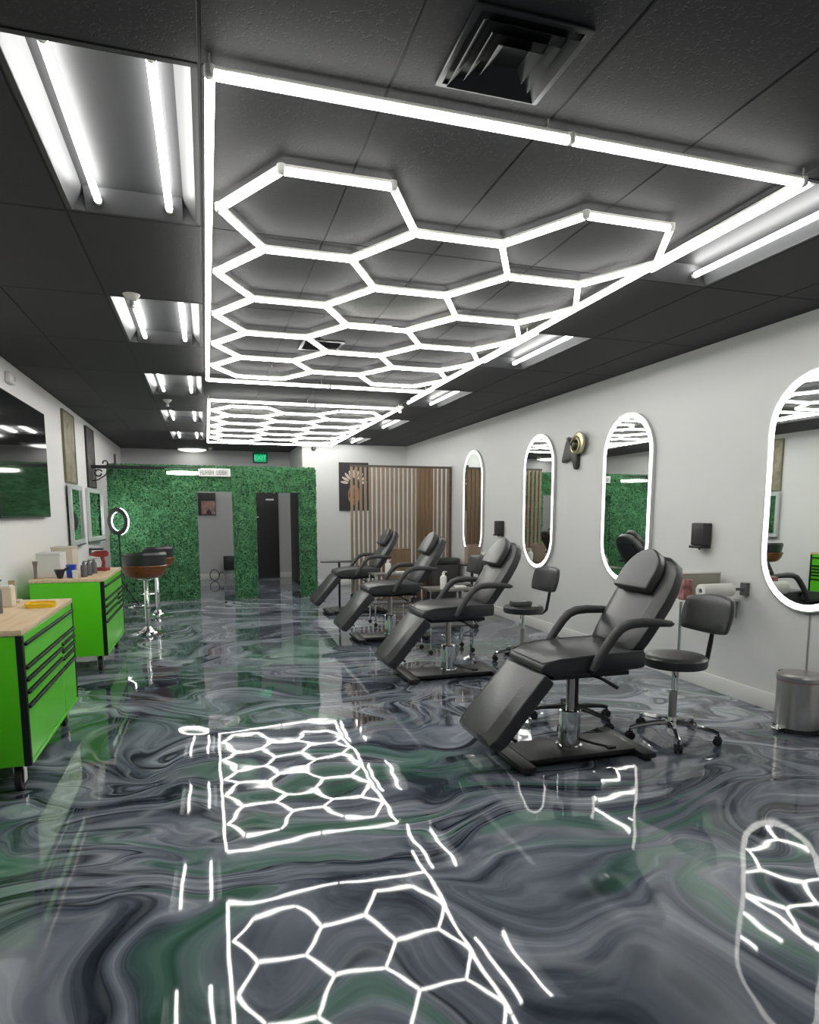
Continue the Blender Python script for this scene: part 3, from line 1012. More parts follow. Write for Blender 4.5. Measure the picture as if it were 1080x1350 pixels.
# ------------------------------------------------------------------ treatment chairs
def treatment_chair(label):
    t = thing('treatment_chair', label, 'chair', (0, 0, 0), 0, 'reclining black treatment chairs')
    # base: flat plate between two cross feet
    MB().box(-0.36, 0.39, -0.165, 0.165, 0.022, 0.052).build('base_plate', M_BLACKMETAL, t, bevel=(0.006, 2))
    for x in (-0.405, 0.405):
        f = MB().box(x - 0.045, x + 0.045, -0.265, 0.265, 0.016, 0.050).build('foot', M_BLACKMETAL, t, bevel=(0.006, 2))
        g = MB()
        for y in (-0.24, 0.24):
            g.lathe([(0.022, 0.0), (0.022, 0.016)], 10, 0, T(x, y, 0))
        g.build('glide', M_RUBBER, f)
    # hydraulic column
    MB().lathe([(0.082, 0.052), (0.082, 0.066), (0.068, 0.070), (0.068, 0.285), (0.062, 0.292)], 28).build('cylinder', M_CHROME, t)
    MB().lathe([(0.026, 0.292), (0.026, 0.545)], 20).build('piston', M_STEEL, t)
    p = MB().tube([(0.05, -0.03, 0.10), (0.12, -0.10, 0.085), (0.19, -0.15, 0.075)], 0.008, 8).build('pedal', M_BLACKMETAL, t)
    MB().box(0.17, 0.23, -0.175, -0.135, 0.066, 0.082).build('pedal_pad', M_RUBBER, p, bevel=(0.004, 1))
    # seat frame
    MB().box(-0.24, 0.28, -0.20, 0.20, 0.535, 0.562).box(-0.10, 0.10, -0.07, 0.07, 0.515, 0.5345).build('seat_frame', M_BLACKMETAL, t, bevel=(0.004, 1))
    # seat cushion: front edge rolls down, front corners cut back
    prof = [(-0.315, 0.585), (-0.325, 0.615), (-0.30, 0.645), (-0.22, 0.668), (-0.10, 0.680), (0.05, 0.684), (0.33, 0.688), (0.345, 0.675), (0.345, 0.600), (0.33, 0.585), (0.0, 0.565), (-0.25, 0.565)]
    s = MB()
    W = [0.215, 0.215, 0.225, 0.245, 0.262, 0.262, 0.262, 0.262, 0.262, 0.262, 0.262, 0.23]
    n = len(prof)
    v = [(x, -w, z) for (x, z), w in zip(prof, W)] + [(x, w, z) for (x, z), w in zip(prof, W)]
    f = [tuple(range(n)), tuple(reversed(range(n, 2 * n)))] + [(i, n + i, n + (i + 1) % n, (i + 1) % n) for i in range(n)]
    s.add(v, f)
    seat = s.build('seat', M_LEATHER, t, bevel=(0.010, 2))
    sm = MB()
    for sg in (-1, 1):
        sm.tube([(-0.21, sg * 0.246, 0.672), (-0.10, sg * 0.259, 0.683), (0.05, sg * 0.260, 0.687), (0.33, sg * 0.260, 0.690)], 0.0035, 6)
    sm.tube([(-0.21, -0.246, 0.672), (-0.31, -0.213, 0.645), (-0.31, 0.213, 0.645), (-0.21, 0.246, 0.672)], 0.0035, 6)
    sm.build('piping', M_GREYPL, seat)
    # leg rest
    d = Vector((-0.657, 0, -0.754))
    nrm = Vector((-0.754, 0, 0.657))
    org = Vector((-0.335, 0, 0.605))
    ML = Matrix(((-d.x, 0, nrm.x, org.x), (0, 1, 0, 0), (-d.z, 0, nrm.z, org.z), (0, 0, 0, 1)))
    # local x runs up the pad, y across, z out of the padded face
    L = 0.53
    pol = [(0.0, -0.25), (0.0, 0.25), (-L + 0.06, 0.258), (-L + 0.015, 0.235), (-L, 0.17), (-L, -0.17), (-L + 0.015, -0.235), (-L + 0.06, -0.258)]
    leg = loft(MB(), [(inset(pol, 0.012, 0.012, -L / 2), -0.118), (pol, -0.100), (pol, -0.030), (inset(pol, 0.022, 0.085, -L / 2), 0.0)], 0, ML).build('leg_rest', M_LEATHER, t, bevel=(0.006, 2), sharp=17)
    q = MB()
    for y in (-0.13, 0.13):
        q.tube([ML @ Vector((-0.40, y, -0.120)), ML @ Vector((0.0, y, -0.120)), (-0.22, y, 0.550)], 0.011, 8)
    q.tube([ML @ Vector((-0.40, -0.27, -0.125)), ML @ Vector((-0.40, 0.13, -0.125))], 0.010, 8)
    q.build('leg_rest_bracket', M_BLACKMETAL, leg)
    # backrest
    b = Vector((0.35, 0, 0.545)).normalized()
    bn = Vector((-b.z, 0, b.x))
    bo = Vector((0.245, 0, 0.690))
    MBK = Matrix(((b.x, 0, bn.x, bo.x), (0, 1, 0, 0), (b.z, 0, bn.z, bo.z), (0, 0, 0, 1)))
    BL = 0.66
    pol = arc(0.06, 0.185, 0.06, 1.25 * PI, 0.5 * PI, 4)[::1]
    out = [(0.0, -0.19), (0.0, 0.19), (0.03, 0.225), (0.09, 0.240), (0.20, 0.252), (0.36, 0.258), (0.46, 0.250), (0.55, 0.220), (0.62, 0.165), (0.655, 0.09), (0.662, 0.0),
           (0.655, -0.09), (0.62, -0.165), (0.55, -0.220), (0.46, -0.250), (0.36, -0.258), (0.20, -0.252), (0.09, -0.240), (0.03, -0.225)]
    back = loft(MB(), [(inset(out, 0.01, 0.012, 0.33), -0.100), (out, -0.086), (out, -0.026), (inset(out, 0.03, 0.075, 0.33), 0.004)], 0, MBK).build('backrest', M_LEATHER, t, bevel=(0.005, 2), sharp=21)
    hd = arc(0.46, 0.0, 0.165, -PI / 2, PI / 2, 12)
    hd = [(0.46 + 0.165 * 1.15 * math.sin(a), 0.168 * math.cos(a)) for a in [PI * k / 14 for k in range(15)]]
    hd = [(0.375, 0.168)] + [(0.47 + 0.19 * math.sin(PI * k / 14), 0.168 * math.cos(PI * k / 14)) for k in range(15)] + [(0.375, -0.168)]
    MB().prism(hd, 0.007, 0.075, 0, MBK).build('headrest', M_LEATHER, back, bevel=(0.014, 3))
    MB().box(0.10, 0.55, -0.16, 0.16, -0.112, -0.096, 0, MBK).build('back_frame', M_BLACKMETAL, back)
    # hinge tubes
    MB().tube([(0.23, -0.20, 0.585), (0.30, -0.20, 0.655)], 0.014, 8).tube([(0.23, 0.20, 0.585), (0.30, 0.20, 0.655)], 0.014, 8).build('hinge', M_CHROME, t)
    # arm rests
    for sg in (-1, 1):
        y = sg * 0.292
        pts = [(-0.035, y, 0.600), (-0.005, y, 0.655), (0.05, y, 0.735), (0.105, y, 0.805), (0.145, y, 0.842), (0.20, y, 0.862), (0.28, y, 0.866), (0.40, y, 0.860), (0.485, y, 0.850), (0.505, y, 0.848)]
        r = [0.020, 0.027, 0.028, 0.028, 0.029, 0.029, 0.028, 0.025, 0.019, 0.008]
        a = MB().tube(pts, r, 12).build('armrest', M_FOAM, t)
        MB().tube([(-0.03, y, 0.605), (-0.02, sg * 0.262, 0.580), (-0.02, sg * 0.19, 0.552)], 0.012, 8).build('arm_bracket', M_BLACKMETAL, a)
    h = MB().tube([(0.02, -0.18, 0.548), (0.05, -0.262, 0.540), (0.14, -0.285, 0.485)], [0.008, 0.009, 0.013], 8).build('lever', M_BLACKMETAL, t)
    return t


CH = [(2.13, 3.545), (2.11, 5.68), (2.08, 7.62), (2.12, 9.82)]
ch_lab = ['nearest black reclining treatment chair with raised headrest and chrome column', 'second black reclining treatment chair from the camera',
          'third black reclining treatment chair from the camera', 'farthest black reclining treatment chair, in front of the slat divider']
c0 = treatment_chair(ch_lab[0])
c0.location = (*CH[0], 0)
for (x, y), lab in zip(CH[1:], ch_lab[1:]):
    dup(c0, (x, y, 0), 0, lab)

# ------------------------------------------------------------------ stools
def star_base(t, m_arm, r=0.29, hub=0.035, a0=0.3):
    MB().lathe([(hub, 0.075), (hub, 0.125), (0.028, 0.15)], 16).build('hub', m_arm, t)
    for k in range(5):
        a = a0 + 2 * PI * k / 5
        M = R('Z', a)
        arm = MB().tube([(0.02, 0, 0.112), (0.12, 0, 0.108), (r - 0.05, 0, 0.092), (r, 0, 0.078)], [0.020, 0.019, 0.016, 0.014], 8, 0, M).build('leg', m_arm, t)
        c = MB()
        for s in (-1, 1):
            c.lathe([(0.012, -0.010), (0.027, -0.009), (0.027, 0.009), (0.012, 0.010)], 14, 0, M @ T(r - 0.004, s * 0.014, 0.028) @ R('X', PI / 2))
        c.cyl((r, 0, 0.03), (r, 0, 0.078), 0.006, n=8, M=M).box(r - 0.022, r + 0.014, -0.005, 0.005, 0.028, 0.060, 0, M)
        c.build('caster', M_RUBBER, arm)


def stool(label, m_arm, back=True, seat_z=0.57, a0=0.3):
    t = thing('rolling_stool', label, 'stool', (0, 0, 0), 0, 'black rolling stools')
    star_base(t, m_arm, a0=a0)
    MB().lathe([(0.026, 0.15), (0.026, 0.33), (0.020, 0.335)], 16).build('column_sleeve', M_STEEL if m_arm is M_CHROME else m_arm, t)
    MB().lathe([(0.014, 0.335), (0.014, seat_z - 0.082)], 14).build('gas_lift', m_arm, t)
    MB().lathe([(0.10, seat_z - 0.092), (0.10, seat_z - 0.080)], 16).build('seat_plate', M_BLACKMETAL, t)
    r = 0.205
    MB().lathe([(r - 0.03, seat_z - 0.080), (r - 0.006, seat_z - 0.074), (r, seat_z - 0.055), (r - 0.002, seat_z - 0.02), (r - 0.02, seat_z - 0.004), (r - 0.07, seat_z)], 32).build('seat', M_LEATHER, t)
    MB().tube([(-0.05, -0.03, seat_z - 0.096), (-0.10, -0.10, seat_z - 0.10), (-0.13, -0.14, seat_z - 0.11)], 0.005, 6).build('lever', M_BLACKMETAL, t)
    if back:
        MB().tube([(0.06, 0, seat_z - 0.098), (0.24, 0, seat_z - 0.10), (0.29, 0, seat_z - 0.07), (0.315, 0, seat_z + 0.05), (0.345, 0, seat_z + 0.22)], [0.014, 0.016, 0.016, 0.016, 0.012], 8).build('back_support', M_BLACKMETAL, t)
        # curved back pad
        bp = MB()
        nu, nv = 10, 6
        g, gb = [], []
        for i in range(nu + 1):
            u = -1 + 2 * i / nu
            for j in range(nv + 1):
                w = -1 + 2 * j / nv
                # rounded outline
                yy = 0.20 * u * (1 - 0.10 * w * w)
                zz = 0.130 * w * (1 - 0.16 * u * u)
                xx = 0.325 - 0.06 * u * u + 0.025 * w
                puff = 0.012 * (1 - u ** 4) * (1 - w ** 4)
                g.append((xx - 0.022 - puff, yy, seat_z + 0.250 + zz))
                gb.append((xx + 0.022, yy, seat_z + 0.250 + zz))
        k = (nu + 1) * (nv + 1)
        idx = lambda i, j: i * (nv + 1) + j
        fs = []
        for i in range(nu):
            for j in range(nv):
                fs.append((idx(i, j), idx(i, j + 1), idx(i + 1, j + 1), idx(i + 1, j)))
                fs.append((k + idx(i, j), k + idx(i + 1, j), k + idx(i + 1, j + 1), k + idx(i, j + 1)))
        for i in range(nu):
            for j in (0, nv):
                fs.append((idx(i, j), idx(i + 1, j), k + idx(i + 1, j), k + idx(i, j)))
        for j in range(nv):
            for i in (0, nu):
                fs.append((idx(i, j), idx(i, j + 1), k + idx(i, j + 1), k + idx(i, j)))
        bp.add(g + gb, fs).build('backrest', M_LEATHER, t, bevel=(0.012, 2))
    return t


s1 = stool('black rolling stool with chrome star base beside the nearest treatment chair', M_CHROME, True, 0.575)
s1.location = (2.94, 3.60, 0)
s1.rotation_euler = (0, 0, 0.12)
dup(s1, (3.06, 6.05, 0), 0.15, 'black rolling stool with a grey pad on its seat, by the second mirror')
dup(s1, (3.15, 8.15, 0), 0.1, 'black rolling stool half hidden behind the second treatment chair')
s4 = stool('all black low rolling stool behind the base of the nearest treatment chair', M_BLACKMETAL, False, 0.50, 0.1)
s4.location = (2.50, 4.10, 0)
tag(MB().prism(rrect(0.20, 0.14, 0.02), 0, 0.045, 0, T(3.02, 6.03, 0.5765)).build('seat_pad', M_GREYPL, bevel=(0.008, 2)), 'small grey pad lying on the second rolling stool', 'pad')

# ------------------------------------------------------------------ trolleys and what stands on them
def trolley(label, w, d, h):
    t = thing('tray_trolley', label, 'trolley', (0, 0, 0), 0, 'rolling tray trolleys')
    for z, nm in ((h, 'top_tray'), (h * 0.45, 'shelf')):
        MB().prism(rrect(w, d, 0.03), z - 0.020, z - 0.012).ring(rrect(w, d, 0.03), rrect(w - 0.012, d - 0.012, 0.026), z - 0.012, z).build(nm, M_STEEL if nm == 'top_tray' else M_GREYPL, t)
    for sx in (-1, 1):
        for sy in (-1, 1):
            x, y = sx * (w / 2 - 0.02), sy * (d / 2 - 0.02)
            l = MB().cyl((x, y, 0.055), (x, y, h - 0.020), 0.010, n=8).build('leg', M_CHROME, t)
            MB().lathe([(0.010, -0.010), (0.025, -0.009), (0.025, 0.009), (0.010, 0.010)], 12, 0, T(x, y, 0.026) @ R('X', PI / 2)).cyl((x, y, 0.03), (x, y, 0.056), 0.007, n=6).build('caster', M_RUBBER, l)
    return t


def pump_bottle(name, label, loc, m, h=0.17, r=0.03, group=None):
    t = thing(name, label, 'bottle', loc, 0, group)
    MB().lathe([(r, 0), (r, h * 0.68), (r * 0.8, h * 0.76), (r * 0.42, h * 0.80), (r * 0.42, h * 0.86)], 16).build('body', m, t)
    MB().lathe([(r * 0.5, h * 0.862), (r * 0.5, h * 0.93), (r * 0.2, h * 0.94), (r * 0.2, h)], 12).box(-r * 0.2, r * 1.1, -r * 0.18, r * 0.18, h * 0.97, h * 1.02).build('cap', m, t)
    return t


tr2 = trolley('chrome tray trolley between the second and third treatment chairs', 0.52, 0.36, 0.70)
tr2.location = (2.48, 6.72, 0)
dup(tr2, (2.35, 8.62, 0), 0, 'chrome tray trolley between the third and fourth treatment chairs')
t = thing('wall_shelf', 'narrow pale wall shelf with one chrome leg below the nearer black dispenser', 'shelf', (XR, 4.43, 0))
MB().box(-0.49, -0.001, -0.16, 0.16, 0.800, 0.818).build('board', M_WHITE, t, bevel=(0.003, 1))
MB().lathe([(0.013, 0.022), (0.013, 0.800)], 12, 0, T(-0.455, -0.02, 0)).build('leg', M_CHROME, t)
MB().lathe([(0.07, 0.0), (0.07, 0.010), (0.02, 0.022)], 20, 0, T(-0.455, -0.02, 0)).build('leg_foot', M_CHROME, t)
for y in (-0.12, 0.12):
    MB().box(-0.20, -0.001, y - 0.008, y + 0.008, 0.786, 0.799).box(-0.014, -0.001, y - 0.008, y + 0.008, 0.66, 0.786).build('bracket', M_SILVER, t)
pump_bottle('spray_bottle', 'white bottle on the trolley between second and third treatment chairs', (2.42, 6.68, 0.689), M_WHITE, 0.19, 0.036)
pump_bottle('spray_bottle', 'white bottle on the trolley between third and fourth treatment chairs', (2.32, 8.60, 0.689), M_WHITE, 0.19, 0.040)
tag(MB().prism(rrect(0.12, 0.09, 0.015), 0, 0.03, 0, T(2.62, 6.70, 0.689)).build('tissue_pack', M_WHITE, bevel=(0.006, 2)), 'flat white pack on the nearer chrome trolley', 'pack')
tag(MB().prism(rrect(0.12, 0.10, 0.015), 0, 0.03, 0, T(2.50, 8.62, 0.689)).build('tissue_pack', M_WHITE, bevel=(0.006, 2)), 'flat white pack on the farther chrome trolley', 'pack')
# on the wall trolley
t = thing('storage_box', 'olive grey open box on the wall shelf under the nearer black dispenser', 'box', (3.81, 4.475, 0.819))
MB().box(-0.195, 0.195, -0.07, 0.07, 0.0, 0.195).build('body', M_OLIVE, t, bevel=(0.004, 1))
MB().box(-0.197, 0.197, -0.072, 0.072, 0.196, 0.212).build('lid', M_WHITE, t, bevel=(0.004, 1))
tag(MB().box(-0.05, 0.035, -0.03, 0.03, 0, 0.16, 0, T(3.640, 4.365, 0.819)).build('red_pack', mat('faded_red', (0.36, 0.16, 0.15), 0.5, vary=(25, 0.6)), bevel=(0.004, 1)), 'faded red pack standing at the left of the olive box', 'pack')
t = thing('paper_towel_roll', 'white paper towel roll on its holder below the black dispenser', 'paper roll', (3.79, 4.215, 0.905))
MB().ring(arc(0, 0, 0.052, 0, 2 * PI * 23 / 24, 23), arc(0, 0, 0.019, 0, 2 * PI * 23 / 24, 23), -0.145, 0.145, 0, R('Y', PI / 2)).build('roll', M_PAPER, t)
MB().cyl((-0.146, 0, 0), (0.295, 0, 0), 0.012, n=10).box(0.262, 0.299, -0.03, 0.03, -0.05, 0.05).build('holder', M_GREYPL, t)
# paper bag beside the far mirror
t = thing('paper_bag', 'brown paper bag standing on a ledge below the farthest mirror', 'bag', (3.55, 8.62, 0.80))
MB().prism([(-0.09, -0.07), (0.09, -0.07), (0.09, 0.07), (-0.09, 0.07)], 0, 0.24).build('bag', mat('kraft_paper', (0.30, 0.22, 0.16), 0.7, bump=(14, 0.4)), t, bevel=(0.006, 1))
MB().box(-0.08, 0.08, -0.02, 0.02, 0.241, 0.27).build('fold', mat('kraft_paper', (0.3, 0.22, 0.16)), t)
t = thing('side_stand', 'narrow dark stand carrying the brown paper bag', 'stand', (3.55, 8.62, 0))
MB().box(-0.16, 0.16, -0.13, 0.13, 0.78, 0.80).build('top', M_BLACKMETAL, t, bevel=(0.004, 1))
MB().cyl((0, 0, 0.02), (0, 0, 0.78), 0.02, n=12).build('post', M_BLACKMETAL, t)
MB().lathe([(0.15, 0), (0.15, 0.012), (0.03, 0.022)], 20).build('base', M_BLACKMETAL, t)
pump_bottle('spray_bottle', 'clear white bottle beside the brown paper bag', (3.69, 8.57, 0.801), M_WHITE, 0.2, 0.04)
# arm rest stand at the farthest chair
t = thing('armrest_stand', 'thin flat armrest pad on a pole beside the farthest treatment chair', 'stand', (1.98, 10.30, 0))
MB().prism(rrect(0.50, 0.16, 0.05), 0.735, 0.765, 0, T(-0.05, 0, 0)).build('pad', M_GREYPL, t, bevel=(0.008, 2))
MB().cyl((0, 0, 0.02), (0, 0, 0.735), 0.018, n=12).build('pole', M_BLACKMETAL, t)
MB().lathe([(0.17, 0), (0.17, 0.012), (0.03, 0.024)], 20).build('base', M_BLACKMETAL, t)

# pedal bin
t = thing('pedal_bin', 'brushed steel pedal bin standing against the right wall', 'bin', (3.905, 3.50, 0))
MB().lathe([(0.142, 0.030), (0.142, 0.36)], 36).build('body', M_STEEL, t)
MB().lathe([(0.146, 0.0), (0.146, 0.030)], 36).build('base_ring', M_BLACKPL, t)
MB().lathe([(0.146, 0.362), (0.147, 0.385), (0.130, 0.398), (0.06, 0.404)], 36).build('lid', M_STEEL, t)
MB().lathe([(0.1445, 0.352), (0.1445, 0.361)], 36).build('lid_seam', mat('bin_seam', (0.32, 0.20, 0.19), 0.4), t)
MB().box(-0.205, -0.125, -0.035, 0.035, 0.022, 0.034).build('pedal', M_CHROME, t, bevel=(0.004, 1))
MB().box(-0.02, 0.02, 0.146, 0.165, 0.33, 0.39).build('hinge', M_BLACKPL, t)

# ------------------------------------------------------------------ green tool cabinets
def caster(t, x, y):
    c = MB().box(x - 0.035, x + 0.035, y - 0.04, y + 0.04, 0.148, 0.158).box(x - 0.026, x - 0.021, y - 0.03, y + 0.03, 0.045, 0.148).box(x + 0.021, x + 0.026, y - 0.03, y + 0.03, 0.045, 0.148).build('caster', M_STEEL, t)
    MB().lathe([(0.02, -0.018), (0.068, -0.016), (0.070, 0), (0.068, 0.016), (0.02, 0.018)], 20, 0, T(x, y, 0.070) @ R('Y', PI / 2)).build('wheel', M_RUBBER, c)


def tool_cabinet(label):
    """front (drawers) faces +X; local y runs along the length"""
    t = thing('tool_cabinet', label, 'cabinet', (0, 0, 0), 0, 'green rolling tool cabinets')
    D, L = 0.31, 0.68
    MB().box(-D, D - 0.012, -L, L, 0.130, 0.835).build('body', M_GREEN, t, bevel=(0.006, 2))
    MB().box(-D - 0.004, D + 0.006, -L - 0.004, L + 0.004, 0.836, 0.868).build('worktop', M_WOODTOP, t, bevel=(0.004, 2))
    for s in (-1, 1):
        MB().box(D - 0.030, D + 0.008, s * L - (0.002 if s > 0 else 0.001) - (0.026 if s > 0 else 0), s * L + (0.002 if s > 0 else 0.028), 0.128, 0.8355).build('corner_post', M_DARKGREEN, t, bevel=(0.004, 1))
    MB().box(D - 0.012, D + 0.004, -L + 0.030, L - 0.030, 0.792, 0.8345).build('top_rail', M_GREENLIGHT, t, bevel=(0.003, 1))
    MB().box(D - 0.0118, D + 0.010, -L + 0.030, L - 0.030, 0.130, 0.152).build('bottom_rail', M_GREENLIGHT, t, bevel=(0.003, 1))
    MB().box(D - 0.0119, D - 0.008, -L + 0.030, L - 0.030, 0.152, 0.792).build('recess', M_DARKGREEN, t)
    y0, ys, y1 = -L + 0.034, 0.25, L - 0.034
    rows = [('drawer', y0, y1, 0.668, 0.776)]
    rows += [('drawer', y0, ys - 0.008, z, z + h) for z, h in ((0.602, 0.046), (0.535, 0.046), (0.458, 0.056))]
    rows += [('drawer', ys + 0.008, y1, z, z + h) for z, h in ((0.616, 0.032), (0.568, 0.030), (0.520, 0.030), (0.458, 0.042))]
    rows += [('drawer', y0, ys - 0.004, 0.158, 0.436), ('drawer', ys + 0.004, y1, 0.158, 0.436)]
    for nm, a, b, z0, z1 in rows:
        d = MB().box(D - 0.0078, D + 0.006, a, b, z0, z1).build(nm, M_GREENLIGHT, t, bevel=(0.003, 1))
        MB().box(D - 0.006, D + 0.020, a, b, z1 + 0.001, z1 + 0.017).build('handle', M_DARKGREEN, d, bevel=(0.003, 1))
    MB().box(D - 0.0079, D + 0.005, ys - 0.0078, ys + 0.0078, 0.45, 0.655).build('divider', M_GREENLIGHT, t)
    for ch in t.children:
        ch.data.transform(T(0, 0, 0.03))
        for g in ch.children:
            g.data.transform(T(0, 0, 0.03))
    for x in (-0.24, 0.235):
        for y in (-0.58, 0.58):
            caster(t, x, y)
    h = MB().tube([(-0.2, L, 0.75), (-0.2, L + 0.05, 0.75), (0.2, L + 0.05, 0.75), (0.2, L, 0.75)], 0.012, 8).build('push_handle', M_DARKGREEN, t)
    return t


TBX = -0.95 - 0.31
tcb = tool_cabinet('nearest bright green rolling tool cabinet with wooden top at the left edge')
tcb.location = (TBX, 4.52, 0)
dup(tcb, (TBX, 7.42, 0), 0, 'farther bright green rolling tool cabinet with bottles on its wooden top')
ZT = 0.899
# on the near cabinet
t = thing('yellow_tray', 'shallow yellow tray lying on the near green cabinet', 'tray', (-1.055, 4.79, ZT), 0.12)
MB().prism(rrect(0.175, 0.17, 0.04), 0, 0.012).ring(rrect(0.175, 0.17, 0.04), rrect(0.160, 0.155, 0.035), 0.012, 0.026).build('tray', M_YELLOW, t)
MB().box(-0.05, 0.05, -0.03, 0.02, 0.0125, 0.02).build('grip', M_YELLOW, t, bevel=(0.003, 1))
pump_bottle('dark_bottle', 'dark grey bottle at the left edge on the near green cabinet', (-1.245, 4.53, ZT), M_GREYPL, 0.20, 0.04)
t = thing('cream_carton', 'cream carton standing behind the dark bottle on the near green cabinet', 'box', (-1.275, 4.86, ZT))
MB().box(-0.05, 0.05, -0.05, 0.05, 0, 0.13).build('carton', M_CREAM, t, bevel=(0.004, 1))
MB().box(-0.042, 0.042, -0.042, 0.042, 0.131, 0.137).build('flap', M_WHITE, t)
t = thing('wooden_stand', 'small tan peg stand on the near green cabinet', 'stand', (-1.285, 5.08, ZT))
MB().box(-0.05, 0.05, -0.04, 0.04, 0, 0.015).build('foot', M_CREAM, t)
MB().box(-0.022, 0.022, -0.012, 0.012, 0.015, 0.15).build('peg', mat('tan_wood', (0.42, 0.34, 0.22), 0.5), t, bevel=(0.004, 1))
# on the far cabinet
def carton(label, x, y, w, d, h, m, name='carton'):
    t = thing(name, label, 'box', (x, y, ZT))
    MB().box(-w / 2, w / 2, -d / 2, d / 2, 0, h).build('box', m, t, bevel=(0.003, 1))
    MB().box(-w / 2 - 0.003, w / 2 + 0.003, -d / 2 - 0.003, d / 2 + 0.003, h + 0.0005, h + 0.02).build('lid', m, t, bevel=(0.003, 1))
    return t


carton('wide white carton against the wall on the far green cabinet', -1.44, 7.08, 0.20, 0.30, 0.21, M_WHITE)
carton('tall cream carton behind the blue box on the far green cabinet', -1.43, 7.66, 0.20, 0.30, 0.24, M_CREAM)
carton('blue box on the far green cabinet', -1.245, 6.93, 0.075, 0.08, 0.10, M_BLUE, 'blue_box')
carton('low white tub in front of the blue box on the far green cabinet', -1.195, 6.82, 0.042, 0.06, 0.055, M_WHITE, 'white_tub')
t = thing('grinder_cup', 'small black cup on the far green cabinet left of the blue box', 'cup', (-1.325, 6.82, ZT))
MB().lathe([(0.022, 0), (0.028, 0.02), (0.05, 0.085)], 16).build('cup', M_BLACKPL, t)
MB().tube([(0.03, 0.0, 0.07), (0.065, 0, 0.095), (0.075, 0, 0.11)], 0.012, 8).build('handle', M_BLACKPL, t)
t = thing('brush_holder', 'thin brown stick holder at the wall end of the far green cabinet', 'holder', (-1.535, 6.86, ZT))
MB().lathe([(0.022, 0), (0.014, 0.02), (0.014, 0.10), (0.022, 0.15)], 12).build('stem', mat('taupe', (0.22, 0.18, 0.15), 0.5), t)
MB().lathe([(0.024, 0.1505), (0.024, 0.16)], 12).build('rim', mat('taupe', (0.22, 0.18, 0.15)), t)
pb = None
for k, (x, y) in enumerate(((-1.135, 6.91), (-1.120, 7.09), (-1.105, 7.30))):
    lab = ['dark grey pump bottle, nearest of three on the far green cabinet', 'dark grey pump bottle, middle of three on the far green cabinet', 'dark grey pump bottle, last of three next to the red tool'][k]
    if pb is None:
        pb = pump_bottle('pump_bottle', lab, (x, y, ZT), M_GREYPL, 0.15, 0.028, 'dark pump bottles')
    else:
        dup(pb, (x, y, ZT), 0, lab)
t = thing('red_tool', 'dark red handheld tool standing on the far green cabinet', 'tool', (-1.085, 7.66, ZT), -0.5)
MB().box(-0.06, 0.075, -0.04, 0.04, 0, 0.035).build('battery_foot', M_RED, t, bevel=(0.008, 2))
MB().tube([(0.02, 0, 0.035), (0.03, 0, 0.09), (0.01, 0, 0.155)], [0.020, 0.018, 0.022], 10).build('grip', M_RED, t)
MB().tube([(0.075, 0, 0.178), (0.06, 0, 0.18), (-0.05, 0, 0.176), (-0.08, 0, 0.172), (-0.13, 0, 0.168)], [0.026, 0.034, 0.034, 0.026, 0.012], 12).build('barrel', M_RED, t)
# small black holder on the wall
t = thing('wall_hook', 'small black hook shelf on the left wall below the second mirror', 'hook', (XL, 11.05, 0.93))
MB().box(0.001, 0.02, -0.06, 0.06, -0.06, 0.05).build('plate', M_GREYPL, t)
MB().box(0.02, 0.20, -0.10, 0.04, 0.02, 0.045).build('shelf', M_BLACKPL, t, bevel=(0.006, 1))

# ------------------------------------------------------------------ bar stools
def bar_stool(label):
    t = thing('bar_stool', label, 'bar stool', (0, 0, 0), 0, 'brown shell bar stools')
    MB().lathe([(0.215, 0.0), (0.215, 0.012), (0.17, 0.022), (0.075, 0.045), (0.045, 0.085), (0.034, 0.095)], 36).build('base', M_CHROME, t)
    MB().lathe([(0.031, 0.095), (0.031, 0.50), (0.028, 0.505), (0.028, 0.675)], 20).build('column', M_CHROME, t)
    MB().lathe([(0.07, 0.675), (0.09, 0.690), (0.09, 0.700)], 16).build('seat_plate', M_CHROME, t)
    fr = MB().lathe([(0.036, 0.315), (0.036, 0.345)], 16)
    fr.tube([(-0.034, 0.03, 0.33), (-0.10, 0.12, 0.33), (-0.19, 0.13, 0.33), (-0.235, 0.0, 0.33), (-0.19, -0.13, 0.33), (-0.10, -0.12, 0.33), (-0.034, -0.03, 0.33)], 0.009, 8)
    fr.build('footrest', M_CHROME, t)
    n, k = 36, 7

    def shell(r0, cut, name, m, zoff, th):
        v, f = [], []
        for side in (0, 1):
            for q in range(k + 1):
                s = q / k
                for i in range(n):
                    a = 2 * PI * i / n
                    c = math.cos(a)
                    e = min(1.0, max(0.0, (c + 0.95) / 0.9))
                    rim = 0.085 + 0.175 * e * e * (3 - 2 * e)
                    r = r0 * s
                    z = 0.700 + zoff + rim * cut * s ** 5.0 + 0.02 * s ** 2
                    z += th * side
                    rr = r ** 0.7 * r0 ** 0.3 - side * th * 0.7 * s if s > 0 else 0.0
                    v.append((rr * c * 0.95, rr * math.sin(a), z))
        m_ = (k + 1) * n
        for side in (0, 1):
            for q in range(k):
                for i in range(n):
                    j = (i + 1) % n
                    f.append(tuple(side * m_ + w for w in (q * n + i, q * n + j, (q + 1) * n + j, (q + 1) * n + i)))
        for i in range(n):
            j = (i + 1) % n
            f.append((k * n + i, k * n + j, m_ + k * n + j, m_ + k * n + i))
        return MB().add(v, f).build(name, m, t)

    shell(0.272, 0.52, 'shell', M_BROWN, 0.002, 0.012)
    shell(0.266, 1.0, 'cushion', M_LEATHER, 0.016, 0.030)
    return t


